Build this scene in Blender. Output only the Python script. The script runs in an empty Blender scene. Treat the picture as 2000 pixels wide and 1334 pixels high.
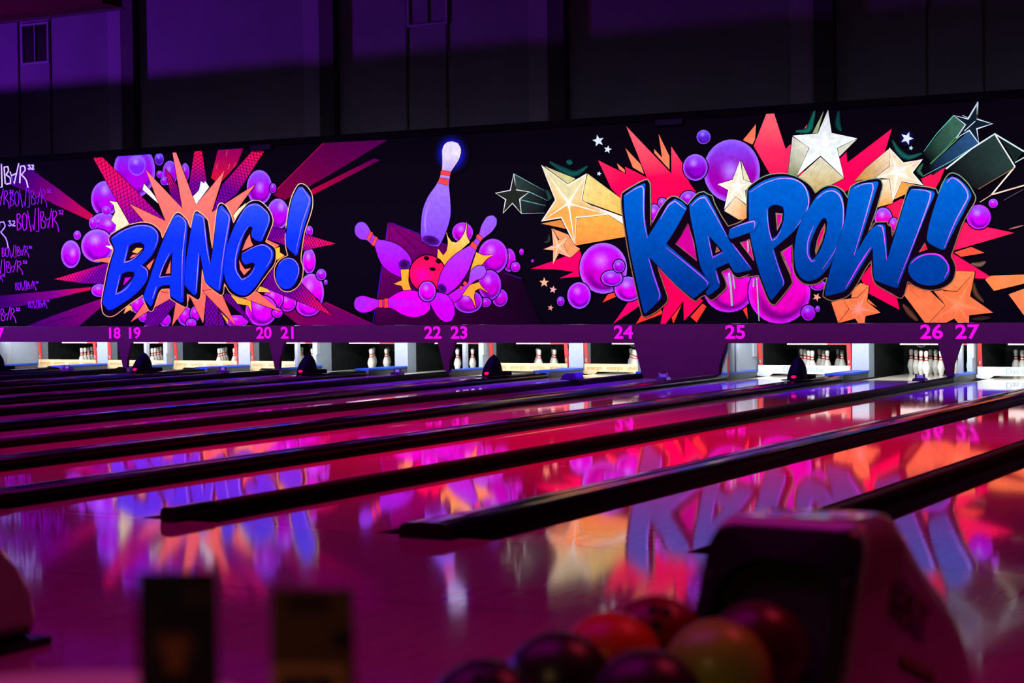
import bpy, bmesh, math, random
from mathutils import Vector, Matrix, geometry
random.seed(7)
PI = math.pi
scene = bpy.context.scene
COL = scene.collection

# ------------------------------------------------------------------ camera
CAM_H = 1.2337
FPX = 3429.09                       # focal length in pixels of the 2000 px wide frame
CR = Vector((0.876079, 0.482015, -0.012102))
CU = Vector((-0.001040, 0.026989, 0.999635))
CF = Vector((-0.482166, 0.875747, -0.024146))
cam_data = bpy.data.cameras.new('camera')
cam_data.sensor_width = 36.0
cam_data.lens = FPX / 2000 * 36
cam_data.clip_end = 200
cam = bpy.data.objects.new('camera', cam_data)
COL.objects.link(cam)
cam.matrix_world = Matrix(((CR.x, CU.x, -CF.x, 0), (CR.y, CU.y, -CF.y, 0), (CR.z, CU.z, -CF.z, CAM_H), (0, 0, 0, 1)))
cam_data.dof.use_dof = True
cam_data.dof.focus_distance = 25.0
cam_data.dof.aperture_fstop = 2.6
scene.camera = cam

# ------------------------------------------------------------------ world, lights, exposure
w = bpy.data.worlds.new('dark_hall'); scene.world = w
w.use_nodes = True
w.node_tree.nodes['Background'].inputs[0].default_value = (0.02, 0.006, 0.03, 1)
w.node_tree.nodes['Background'].inputs[1].default_value = 0.12
vs = scene.view_settings
vs.view_transform = 'Standard'; vs.look = 'None'; vs.exposure = 0.0; vs.gamma = 1.0; vs.use_curve_mapping = False

def area(name, loc, target, sx, sy, power, color, spread=180):
    L = bpy.data.lights.new(name, 'AREA'); L.shape = 'RECTANGLE'; L.size = sx; L.size_y = sy
    L.energy = power; L.color = color; L.spread = math.radians(spread)
    o = bpy.data.objects.new(name, L); COL.objects.link(o); o.location = loc
    d = (Vector(target) - Vector(loc)).normalized()
    z = -d; x = Vector((1, 0, 0)); x = (x - z * x.dot(z)).normalized(); y = z.cross(x)
    o.rotation_euler = Matrix((x, y, z)).transposed().to_euler()
    return o
def point(name, loc, power, color, radius):
    L = bpy.data.lights.new(name, 'POINT'); L.energy = power; L.color = color; L.shadow_soft_size = radius
    o = bpy.data.objects.new(name, L); COL.objects.link(o); o.location = loc
    return o
# added white wash from out of view, in place of the mural's black-light glow
area('mural_glow_fill', (-15.5, 13.5, 7.2), (-15.5, 24.4, 2.15), 34, 0.5, 560, (1.0, 0.96, 1.0), 29)
# coloured lamps under the ceiling over the lanes and the approach
area('lane_lamp_magenta', (-17.5, 15.5, 7.4), (-17.5, 15.5, 0), 15, 8, 380, (1.0, 0.0, 0.78), 120)
area('lane_lamp_violet', (-22, 17.0, 7.4), (-22, 17.0, 0), 10, 8, 260, (0.3, 0.0, 1.0), 120)
area('lane_lamp_red', (-6.5, 14.0, 7.4), (-6.5, 14.0, 0), 7, 6, 520, (1.0, 0.0, 0.045), 75)
area('approach_fill_red', (0.2, 7.0, 6.6), (-1.2, 4.2, 0.4), 2.0, 2.0, 20, (1.0, 0.04, 0.10), 80)  # unseen red fill added to brighten the near ball return
area('lane_lamp_blue', (-14, 21.7, 7.8), (-14, 22.3, 0), 26, 0.8, 1150, (0.10, 0.01, 1.0), 36)
area('approach_lamp_magenta', (-6, 4.0, 7.2), (-5, 5.5, 0), 8, 4, 85, (1.0, 0.0, 0.72), 120)
point('table_fill_warm', (-1.3, 0.1, 2.5), 27, (1.0, 0.55, 0.24), 0.12)  # unseen warm fill added to light the table, cards and balls
# added unseen point lights, in place of lamp light bounced off the lanes
point('wall_bounce_blue', (-33.0, 20.0, 2.05), 7600, (0.17, 0.03, 1.0), 0.16)
point('wall_bounce_magenta', (-36.0, 17.0, 0.75), 4000, (0.75, 0.0, 0.55), 0.2)
PIN_LAMP = 24.0

# ------------------------------------------------------------------ helpers
def srgb(c):
    out = []
    for v in c[:3]:
        v = max(0.0, v) / 255.0
        out.append(v / 12.92 if v <= 0.04045 else ((v + 0.055) / 1.055) ** 2.4)
    return tuple(out)
MATS = {}
def mat(name, rgb=None, rough=0.5, metal=0.0, spec=0.5, coat=0.0, coat_rough=0.05, emit=None, emit_s=0.0, noise=0.0, nscale=8.0, bump=0.0, bscale=60.0, lin=None, stretch=None):
    if name in MATS: return MATS[name]
    m = bpy.data.materials.new(name); m.use_nodes = True
    nt = m.node_tree; b = nt.nodes['Principled BSDF']
    c = lin if lin else srgb(rgb)
    b.inputs['Base Color'].default_value = (*c, 1)
    b.inputs['Roughness'].default_value = rough; b.inputs['Metallic'].default_value = metal
    b.inputs['Specular IOR Level'].default_value = spec
    b.inputs['Coat Weight'].default_value = coat; b.inputs['Coat Roughness'].default_value = coat_rough
    if emit:
        b.inputs['Emission Color'].default_value = (*srgb(emit), 1); b.inputs['Emission Strength'].default_value = emit_s
    if noise or bump:
        tc = nt.nodes.new('ShaderNodeTexCoord')
        mp = nt.nodes.new('ShaderNodeMapping'); nt.links.new(tc.outputs['Object'], mp.inputs['Vector'])
        if stretch: mp.inputs['Scale'].default_value = stretch
    if noise:
        n = nt.nodes.new('ShaderNodeTexNoise'); n.inputs['Scale'].default_value = nscale; n.inputs['Detail'].default_value = 5
        nt.links.new(mp.outputs['Vector'], n.inputs['Vector'])
        r = nt.nodes.new('ShaderNodeMapRange'); r.inputs['From Min'].default_value = 0.3; r.inputs['From Max'].default_value = 0.7
        r.inputs['To Min'].default_value = 1 - noise; r.inputs['To Max'].default_value = 1 + noise
        nt.links.new(n.outputs['Fac'], r.inputs['Value'])
        mx = nt.nodes.new('ShaderNodeVectorMath'); mx.operation = 'SCALE'; mx.inputs[0].default_value = c
        nt.links.new(r.outputs['Result'], mx.inputs['Scale']); nt.links.new(mx.outputs['Vector'], b.inputs['Base Color'])
    if bump:
        n2 = nt.nodes.new('ShaderNodeTexNoise'); n2.inputs['Scale'].default_value = bscale; n2.inputs['Detail'].default_value = 2
        nt.links.new(mp.outputs['Vector'], n2.inputs['Vector'])
        bp = nt.nodes.new('ShaderNodeBump'); bp.inputs['Strength'].default_value = bump; bp.inputs['Distance'].default_value = 0.01
        nt.links.new(n2.outputs['Fac'], bp.inputs['Height']); nt.links.new(bp.outputs['Normal'], b.inputs['Normal'])
    MATS[name] = m
    return m

class MB:
    """collects vertices and faces of one mesh"""
    def __init__(s): s.v = []; s.f = []; s.smooth = []
    def add(s, verts, faces, smooth=False):
        o = len(s.v); s.v += [tuple(p) for p in verts]
        for f in faces: s.f.append(tuple(i + o for i in f)); s.smooth.append(smooth)
        return s
    def box(s, x0, x1, y0, y1, z0, z1):
        v = [(x0, y0, z0), (x1, y0, z0), (x1, y1, z0), (x0, y1, z0), (x0, y0, z1), (x1, y0, z1), (x1, y1, z1), (x0, y1, z1)]
        return s.add(v, [(0, 3, 2, 1), (4, 5, 6, 7), (0, 1, 5, 4), (1, 2, 6, 5), (2, 3, 7, 6), (3, 0, 4, 7)])
    def prism(s, prof, axis, a, b):
        """closed 2-D profile extruded along an axis: 'x' -> prof is (y,z), 'y' -> (x,z), 'z' -> (x,y)"""
        n = len(prof)
        def P(p, t): return (t, p[0], p[1]) if axis == 'x' else (p[0], t, p[1]) if axis == 'y' else (p[0], p[1], t)
        tris = geometry.tessellate_polygon([[Vector((p[0], p[1], 0)) for p in prof]])
        v = [P(p, a) for p in prof] + [P(p, b) for p in prof]
        f = [(i, (i + 1) % n, (i + 1) % n + n, i + n) for i in range(n)]
        f += [tuple(t) for t in tris] + [tuple(i + n for i in reversed(t)) for t in tris]
        return s.add(v, f)
    def lathe(s, prof, seg=20, c=(0, 0, 0), smooth=True):
        """prof: list of (r,z) from bottom to top"""
        v = []; f = []; n = len(prof)
        for r, z in prof:
            for k in range(seg):
                a = 2 * PI * k / seg; v.append((c[0] + r * math.cos(a), c[1] + r * math.sin(a), c[2] + z))
        for i in range(n - 1):
            for k in range(seg):
                f.append((i * seg + k, i * seg + (k + 1) % seg, (i + 1) * seg + (k + 1) % seg, (i + 1) * seg + k))
        f.append(tuple(reversed(range(seg)))); f.append(tuple(range((n - 1) * seg, n * seg)))
        return s.add(v, f, smooth)
    def tube(s, pts, r, seg=10, smooth=True):
        pts = [Vector(p) for p in pts]; v = []; f = []
        for i, p in enumerate(pts):
            t = (pts[min(i + 1, len(pts) - 1)] - pts[max(i - 1, 0)]).normalized()
            a = t.orthogonal().normalized() if abs(t.z) < 0.99 else Vector((1, 0, 0)); 
            a = (Vector((0, 0, 1)).cross(t)).normalized() if abs(t.z) < 0.99 else Vector((1, 0, 0)); b = t.cross(a)
            rr = r[i] if isinstance(r, (list, tuple)) else r
            for k in range(seg):
                q = 2 * PI * k / seg; v.append(p + a * math.cos(q) * rr + b * math.sin(q) * rr)
        for i in range(len(pts) - 1):
            for k in range(seg):
                f.append((i * seg + k, i * seg + (k + 1) % seg, (i + 1) * seg + (k + 1) % seg, (i + 1) * seg + k))
        f.append(tuple(reversed(range(seg)))); f.append(tuple(range((len(pts) - 1) * seg, len(pts) * seg)))
        return s.add(v, f, smooth)
    def mesh(s, name):
        me = bpy.data.meshes.new(name); me.from_pydata(s.v, [], s.f); me.polygons.foreach_set('use_smooth', s.smooth)
        bm = bmesh.new(); bm.from_mesh(me); bmesh.ops.recalc_face_normals(bm, faces=bm.faces); bm.to_mesh(me); bm.free()
        me.update(); return me
    def build(s, name, material, parent=None, bevel=0.0, segs=2):
        o = bpy.data.objects.new(name, s.mesh(name)); COL.objects.link(o); o.data.materials.append(material)
        if parent: o.parent = parent
        if bevel:
            m = o.modifiers.new('edge', 'BEVEL'); m.width = bevel; m.segments = segs; m.limit_method = 'ANGLE'; m.angle_limit = math.radians(35)
        return o
def tag(o, label=None, cat=None, group=None, kind=None):
    if label: o['label'] = label
    if cat: o['category'] = cat
    if group: o['group'] = group
    if kind: o['kind'] = kind
    return o
def empty(name, loc=(0, 0, 0)):
    o = bpy.data.objects.new(name, None); COL.objects.link(o); o.location = loc; o.empty_display_size = 0.1
    return o
def share(src, name, parent=None, loc=(0, 0, 0), rot=None):
    """another object with the same mesh"""
    o = src.copy(); o.name = name; COL.objects.link(o); o.parent = parent; o.location = loc
    if rot: o.rotation_euler = rot
    return o
def copy_tree(o, parent=None):
    c = o.copy(); COL.objects.link(c); c.parent = parent
    for ch in list(o.children): copy_tree(ch, c)
    return c
def text_mesh(name, body, size, material, parent=None, bold=0.0, depth=0.002, shear=0.0, align='CENTER'):
    """flat lettering as a mesh in the local XY plane"""
    cu = bpy.data.curves.new(name, 'FONT'); cu.body = body; cu.size = size; cu.align_x = align; cu.align_y = 'CENTER'
    cu.offset = bold; cu.extrude = depth; cu.shear = shear; cu.resolution_u = 4
    t = bpy.data.objects.new(name + '_curve', cu); COL.objects.link(t)
    dg = bpy.context.evaluated_depsgraph_get(); me = bpy.data.meshes.new_from_object(t.evaluated_get(dg))
    bpy.data.objects.remove(t); bpy.data.curves.remove(cu)
    me.name = name; me.materials.clear(); me.materials.append(material)
    o = bpy.data.objects.new(name, me); COL.objects.link(o); o.parent = parent
    return o
def ray_px(x, y):
    return CF + CR * ((x - 1000) / FPX) - CU * ((y - 667) / FPX)

# ------------------------------------------------------------------ the hall: measures in metres
Y_FOUL, Y_MASK, Y_HEAD, Y_WALL = 7.80, 24.405, 26.09, 29.0
LANES = {16: -25.609, 17: -24.005, 18: -22.221, 19: -20.617, 20: -18.833, 21: -17.229, 22: -15.445, 23: -13.841, 24: -12.057,
         25: -9.049, 26: -7.265, 27: -5.661, 28: -3.877, 29: -2.273, 30: -0.489}
HALF, GUT = 0.525, 0.235
NW = {16: 'sixteen', 17: 'seventeen', 18: 'eighteen', 19: 'nineteen', 20: 'twenty', 21: 'twenty-one', 22: 'twenty-two', 23: 'twenty-three', 24: 'twenty-four', 25: 'twenty-five', 26: 'twenty-six', 27: 'twenty-seven', 28: 'twenty-eight', 29: 'twenty-nine', 30: 'thirty'}
WIDE = {(17, 18), (19, 20), (21, 22), (23, 24), (25, 26), (27, 28), (29, 30)}

# ------------------------------------------------------------------ shell of the hall
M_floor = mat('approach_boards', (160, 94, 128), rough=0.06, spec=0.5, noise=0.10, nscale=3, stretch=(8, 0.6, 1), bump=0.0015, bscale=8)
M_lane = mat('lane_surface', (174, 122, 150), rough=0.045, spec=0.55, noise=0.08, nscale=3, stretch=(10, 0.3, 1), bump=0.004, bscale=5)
M_deck = mat('pin_deck_surface', (225, 218, 200), rough=0.12, noise=0.06, nscale=4)
M_gut = mat('gutter_grey', (14, 12, 14), rough=0.4, noise=0.2, nscale=6)
M_cap = mat('capping_black', (6, 4, 5), rough=0.14, spec=0.4, noise=0.15, nscale=4)
M_cap2 = mat('capping_matt', (4, 3, 4), rough=0.55, spec=0.12)
M_seam = mat('dark_seam', (18, 8, 14), rough=0.6)
M_dark = mat('black_pit', (24, 28, 28), rough=0.85, spec=0.2, noise=0.35, nscale=9)
M_wall = mat('hall_wall', (84, 78, 94), rough=0.9, spec=0.05, noise=0.08, nscale=1.2)
M_wallcol = mat('hall_column', (26, 22, 30), rough=0.8)
M_flange = mat('column_flange', (98, 90, 108), rough=0.9, spec=0.05)
M_ceil = mat('hall_ceiling', (40, 34, 40), rough=0.9)

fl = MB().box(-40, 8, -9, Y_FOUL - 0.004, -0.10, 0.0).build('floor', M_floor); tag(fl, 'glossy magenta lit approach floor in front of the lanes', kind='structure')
for i, y in enumerate((2.6, 6.05)):
    MB().box(-40, 8, y, y + 0.006, 0.0, 0.0008).build('floor_seam', M_seam, fl)
MB().box(-40, 8, Y_FOUL - 0.004, Y_FOUL, -0.10, -0.004).build('foul_line', M_seam, fl)
sl = MB().box(-40, 8, Y_FOUL, Y_WALL + 0.3, -0.6, -0.22).build('trim_1', mat('slab', (20, 18, 20), rough=0.9)); tag(sl, 'dark concrete slab under the lanes', kind='structure')
wb = MB().box(-48, 10, Y_WALL, Y_WALL + 0.3, -0.6, 8.6).build('wall_back', M_wall); tag(wb, 'dark violet hall wall above the mural', kind='structure')
for nm, bx in (('wall_left', (-48.3, -48, -9.3, Y_WALL + 0.3, -0.6, 8.6)), ('wall_right', (8, 8.3, -9.3, Y_WALL + 0.3, -0.6, 8.6)), ('wall_front', (-48, 8, -9.3, -9, -0.6, 8.6))):
    tag(MB().box(*bx).build(nm, M_wall), 'plain dark hall wall out of the picture', kind='structure')
ce = MB().box(-48.3, 8.3, -9.3, Y_WALL + 0.3, 8.6, 8.9).build('ceiling', M_ceil); tag(ce, 'dark hall ceiling', kind='structure')
# columns of the back wall, every 5.1 m: pale left flange and black web put lit face and dark recess into colour
for k in range(-2, 7):
    x = -25.24 + 5.107 * k
    MB().box(x - 0.46, x, Y_WALL - 0.10, Y_WALL, -0.2, 8.6).build('column_flange', M_flange, wb)
    MB().box(x, x + 0.34, Y_WALL - 0.22, Y_WALL, -0.2, 8.6).build('column', M_wallcol, wb)
def wall_at(px, py, y=Y_WALL):
    d = ray_px(px, py); t = y / d.y
    return d.x * t, CAM_H + d.z * t
for px, wpx in ((38.5, 2.5), (100.5, 3), (225.5, 5), (797, 3), (875, 3), (1811, 2), (1922, 2)):
    x, z = wall_at(px, 200); hw = wpx * 0.0055
    MB().box(x - hw, x + hw, Y_WALL - 0.03, Y_WALL, -0.2, 8.6).build('wall_batten', M_wallcol, wb)
# small dark window high on the left, and the frame at the top in the middle
def wall_window(name, px0, px1, py0, py1, label, glass):
    x0, z1 = wall_at(px0, py0); x1, z0 = wall_at(px1, py1); yw = Y_WALL
    r = MB().box(x0, x1, yw - 0.012, yw, z0, z1).build(name, glass); tag(r, label, kind='structure')
    t = 0.045; mf = mat('window_frame', (90, 84, 104), rough=0.6)
    for b in ((x0 - t, x0, z0 - t, z1 + t), (x1, x1 + t, z0 - t, z1 + t), (x0, x1, z0 - t, z0), (x0, x1, z1, z1 + t), ((x0 + x1) / 2 - 0.012, (x0 + x1) / 2 + 0.012, z0, z1)):
        MB().box(b[0], b[1], yw - 0.05, yw, b[2], b[3]).build('window_frame', mf, r)
wall_window('window_1', 46, 95, 52, 119, 'small black window high in the left wall panel', mat('window_black', (8, 7, 10), rough=0.3))
wall_window('window_2', 800, 872, -45, 42, 'narrow shuttered window at the top of the middle wall panel', M_wall)
# red soffit beam that ends at the second column, upper left
x1, z1 = wall_at(238, 14, 28.2)
sf = MB().box(-46, x1, 27.6, 28.2, z1, z1 + 0.9).build('trim_2', mat('soffit', (62, 26, 30), rough=0.9, spec=0.05)); tag(sf, 'dull red soffit box under the ceiling at upper left', kind='structure')
MB().box(-46, x1 + 0.02, 28.2, 28.24, z1 - 0.05, z1 + 0.02).build('edge_strip', M_wallcol, sf)

# ------------------------------------------------------------------ lanes, gutters, cappings
PANEL = 3.66
def lane_panel_mesh(y0, y1):
    return MB().box(-HALF, HALF, y0 + 0.0015, y1 - 0.0015, -0.06, 0.0)
panel_src = None; gut_src = None; deck_src = None
gut_prof = []
for i in range(13):
    a = PI + PI * i / 12; gut_prof.append((GUT / 2 + (GUT / 2 - 0.004) * math.cos(a), -0.012 + 0.085 * math.sin(a)))
gut_prof = [(0.0, -0.012)] + gut_prof + [(GUT, -0.012), (GUT, -0.2), (0.0, -0.2)]
for n, x in LANES.items():
    root = empty('bowling_lane', (x, 0, 0))
    nb = 'ending below number %s on the purple band' % NW[n] if n < 28 else {28: 'next on the right after lane twenty-seven', 29: 'behind the white ball return hood', 30: 'cut by the lower right corner of the picture'}[n]
    if n == 16: nb = 'farthest on the left, beyond lane seventeen'
    tag(root, 'glossy bowling lane ' + nb, 'lane', 'bowling lanes side by side')
    y = Y_FOUL
    for k in range(5):
        y2 = y + PANEL if k < 4 else 24.55
        if panel_src is None or k >= len(panel_src):
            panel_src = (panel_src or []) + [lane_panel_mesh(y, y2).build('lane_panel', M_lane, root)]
        else: share(panel_src[k], 'lane_panel', root)
        y = y2
    if deck_src is None: deck_src = MB().box(-HALF, HALF, 24.55, 26.98, -0.06, 0.0).build('pin_deck', M_deck, root)  # pale deck starts early: bright lamp light on the floor put into colour
    else: share(deck_src, 'pin_deck', root)
    for sx in (-HALF - GUT, HALF):
        if gut_src is None: gut_src = MB().prism(gut_prof, 'y', Y_FOUL, 27.0).build('gutter', M_gut, root); gut_src.location = (sx, 0, 0)
        else: share(gut_src, 'gutter', root, (sx, 0, 0))

def capping(x0, x1, label, y1=27.0, far=True):
    """rounded black rail between two lanes, with a thicker end block at the foul line"""
    xc, hw, h = (x0 + x1) / 2, (x1 - x0) / 2 + 0.012, 0.075; hb = hw - 0.014
    root = empty('division_capping', (xc, 0, 0)); tag(root, label, 'capping', 'black cappings between the lanes')
    pr = [(-hb, -0.2), (-hb, 0.0), (-hw, 0.002), (-hw, h * 0.55), (-hw * 0.93, h * 0.80), (-hw * 0.72, h * 0.96), (-hw * 0.3, h * 1.03), (hw * 0.3, h * 1.03), (hw * 0.72, h * 0.96), (hw * 0.93, h * 0.80), (hw, h * 0.55), (hw, 0.002), (hb, 0.0), (hb, -0.2)]
    MB().prism(pr, 'y', Y_FOUL + 0.02, 24.38 if far else y1).build('rail', M_cap if hw > 0.1 else M_cap2, root)
    e = MB().prism([(p[0] * 1.10, p[1] * 1.10) for p in pr if p[1] >= 0.0], 'y', Y_FOUL - 0.10, Y_FOUL + 0.26)
    eb = e.build('end_block', M_cap, root, bevel=0.008)
    MB().box(-hw - 0.008, -hw + 0.004, Y_FOUL + 0.3, 24.4, 0.012, 0.024).build('side_strip', mat('capping_strip', (16, 12, 14), rough=0.18), root)
    if hw > 0.1:
        MB().box(-0.012, 0.012, Y_FOUL + 0.3, 24.4, h * 1.03 - 0.002, h * 1.03 + 0.004).build('joint_strip', mat('capping_strip', (16, 12, 14), rough=0.18), root)
    if far:
        MB().prism([(-hb, -0.2), (-hb, 0.07), (hb, 0.07), (hb, -0.2)], 'y', 24.46, 25.66).build('rail_end', mat('capping_grey', (88, 92, 96), rough=0.45, noise=0.2, nscale=10), root)
        MB().box(-hw - 0.004, hw + 0.004, 24.46, 25.66, 0.068, 0.1).build('blue_cap', mat('blue_cap', (20, 90, 230), rough=0.4), root, bevel=0.005)
    return root
ks = sorted(LANES)
for a, b in zip(ks, ks[1:]):
    if (a, b) == (24, 25): continue
    x0, x1 = LANES[a] + HALF + GUT, LANES[b] - HALF - GUT
    kind = 'broad' if (a, b) in WIDE else 'narrow'
    capping(x0, x1, '%s black capping rail between lanes %s and %s' % (kind, NW[a], NW[b]))
# walkway between lanes 24 and 25 in front of the broad pillar
wx0, wx1 = LANES[24] + HALF + GUT, LANES[25] - HALF - GUT
capping(wx0, wx0 + 0.13, 'narrow black capping rail between lane twenty-four and the walkway strip')
capping(wx1 - 0.26, wx1, 'broad black capping rail between the walkway strip and lane twenty-five')
wk = empty('walkway_strip', ((wx0 + wx1) / 2, 0, 0)); tag(wk, 'flat glossy walkway strip leading to the broad purple pillar', 'walkway')
y = Y_FOUL
for k in range(5):
    y2 = y + PANEL if k < 4 else 25.0
    MB().box(wx0 + 0.145 - wk.location.x, wx1 - 0.275 - wk.location.x, y + 0.0015, y2 - 0.0015, -0.06, 0.0).build('walkway_panel', M_lane, wk); y = y2

# ------------------------------------------------------------------ masking unit with the painted mural
MX = -15.5
mask = empty('mural_masking_unit', (MX, Y_MASK, 0))
tag(mask, 'long black masking wall above the pins with a neon comic mural', 'mural')
M_mask = mat('mask_black', (9, 5, 15), rough=0.9, spec=0.0)
M_band = mat('mask_band_purple', (64, 8, 64), rough=0.8, spec=0.05, noise=0.06, nscale=6)
MB().box(-18, 14.5, 0, 0.06, 0.83, 4.01).build('mural_panel', M_mask, mask)
MB().box(-18, 14.5, -0.03, 0.06, 3.90, 4.012).build('top_rail', mat('mask_rail', (5, 3, 9), rough=0.6, spec=0.0), mask)
band = MB().box(-18, 14.5, -0.02, 0.06, 0.54, 0.828).build('lower_band', M_band, mask)
M_paint = bpy.data.materials.new('mural_paint'); M_paint.use_nodes = True  # paint colours also carry the black-light glow and its top-to-bottom shift
_nt = M_paint.node_tree; _b = _nt.nodes['Principled BSDF']; _b.inputs['Roughness'].default_value = 0.85; _b.inputs['Specular IOR Level'].default_value = 0.0
_a = _nt.nodes.new('ShaderNodeVertexColor'); _a.layer_name = 'Col'
_tc = _nt.nodes.new('ShaderNodeTexCoord'); _n = _nt.nodes.new('ShaderNodeTexNoise'); _n.inputs['Scale'].default_value = 14; _n.inputs['Detail'].default_value = 6
_nt.links.new(_tc.outputs['Object'], _n.inputs['Vector'])
_r = _nt.nodes.new('ShaderNodeMapRange'); _r.inputs['From Min'].default_value = 0.3; _r.inputs['From Max'].default_value = 0.7; _r.inputs['To Min'].default_value = 0.86; _r.inputs['To Max'].default_value = 1.12
_nt.links.new(_n.outputs['Fac'], _r.inputs['Value'])
_s = _nt.nodes.new('ShaderNodeVectorMath'); _s.operation = 'SCALE'; _nt.links.new(_a.outputs['Color'], _s.inputs[0]); _nt.links.new(_r.outputs['Result'], _s.inputs['Scale'])
_nt.links.new(_s.outputs['Vector'], _b.inputs['Base Color'])

FR = dict(A=(0, 280, 3.335), C=(640, 260, 3.176), g1=(190, 380, 5.445), g2=(350, 350, 5.336), g3=(1205, 335, 4.6), g4=(1440, 325, 4.764), g5=(1590, 325, 4.766),
          h1=(100, 285, 6.204), h2=(340, 270, 6.353), h3=(100, 480, 6.25), h4=(400, 430, 5.882), h5=(680, 400, 5.559), h6=(960, 300, 6.064), h7=(1030, 440, 6.67),
          i1=(1160, 230, 6.353), i2=(1400, 205, 5.8), i3=(1660, 190, 5.559), i4=(1180, 530, 6.667), i5=(1450, 500, 7.407), i6=(1700, 400, 5.56), b1=(0, 300, 8.336), b2=(0, 440, 6.507), p=(0, 0, 1.0))
def fr(k, pts):
    ox, oy, s = FR[k]
    return [(ox + x / s, oy + y / s) for x, y in pts]
LAYER = [0]
BG = (9, 5, 15)
def mix(a, b, t):
    t = max(0.0, min(1.0, t)); return tuple(a[i] + (b[i] - a[i]) * t for i in range(3))
def vgrad(y0, c0, y1, c1): return lambda x, y: mix(c0, c1, (y - y0) / (y1 - y0))
def lgrad(p0, c0, p1, c1):
    dx, dy = p1[0] - p0[0], p1[1] - p0[1]; q = dx * dx + dy * dy
    return lambda x, y: mix(c0, c1, ((x - p0[0]) * dx + (y - p0[1]) * dy) / q)
def smooth(pts, closed=True, n=6, sharp=48):
    """Catmull-Rom through the points; strong corners stay sharp"""
    m = len(pts); out = []
    def P(i): return pts[i % m] if closed else pts[max(0, min(m - 1, i))]
    def tang(i):
        if not closed and i in (0, m - 1): a, b = P(i - 1), P(i + 1); return ((b[0] - a[0]) / 2, (b[1] - a[1]) / 2)
        a, b, c = P(i - 1), P(i), P(i + 1)
        v1 = (b[0] - a[0], b[1] - a[1]); v2 = (c[0] - b[0], c[1] - b[1])
        l1 = math.hypot(*v1) or 1e-6; l2 = math.hypot(*v2) or 1e-6
        ang = math.degrees(math.acos(max(-1, min(1, (v1[0] * v2[0] + v1[1] * v2[1]) / l1 / l2))))
        if ang > sharp: return None
        L = min(l1, l2); t = (v1[0] / l1 + v2[0] / l2, v1[1] / l1 + v2[1] / l2); tl = math.hypot(*t) or 1e-6
        return (t[0] / tl * L, t[1] / tl * L)
    T = [tang(i) for i in range(m)]
    for i in range(m if closed else m - 1):
        a, b = P(i), P(i + 1); ta, tb = T[i % m], T[(i + 1) % m]
        d = (b[0] - a[0], b[1] - a[1])
        if ta is None and tb is None: out.append(a); continue
        ta = ta or d; tb = tb or d
        for k in range(n):
            t = k / n; h1 = 2 * t ** 3 - 3 * t * t + 1; h2 = t ** 3 - 2 * t * t + t; h3 = -2 * t ** 3 + 3 * t * t; h4 = t ** 3 - t * t
            out.append((h1 * a[0] + h2 * ta[0] + h3 * b[0] + h4 * tb[0], h1 * a[1] + h2 * ta[1] + h3 * b[1] + h4 * tb[1]))
    if not closed: out.append(pts[-1])
    return out
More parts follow.
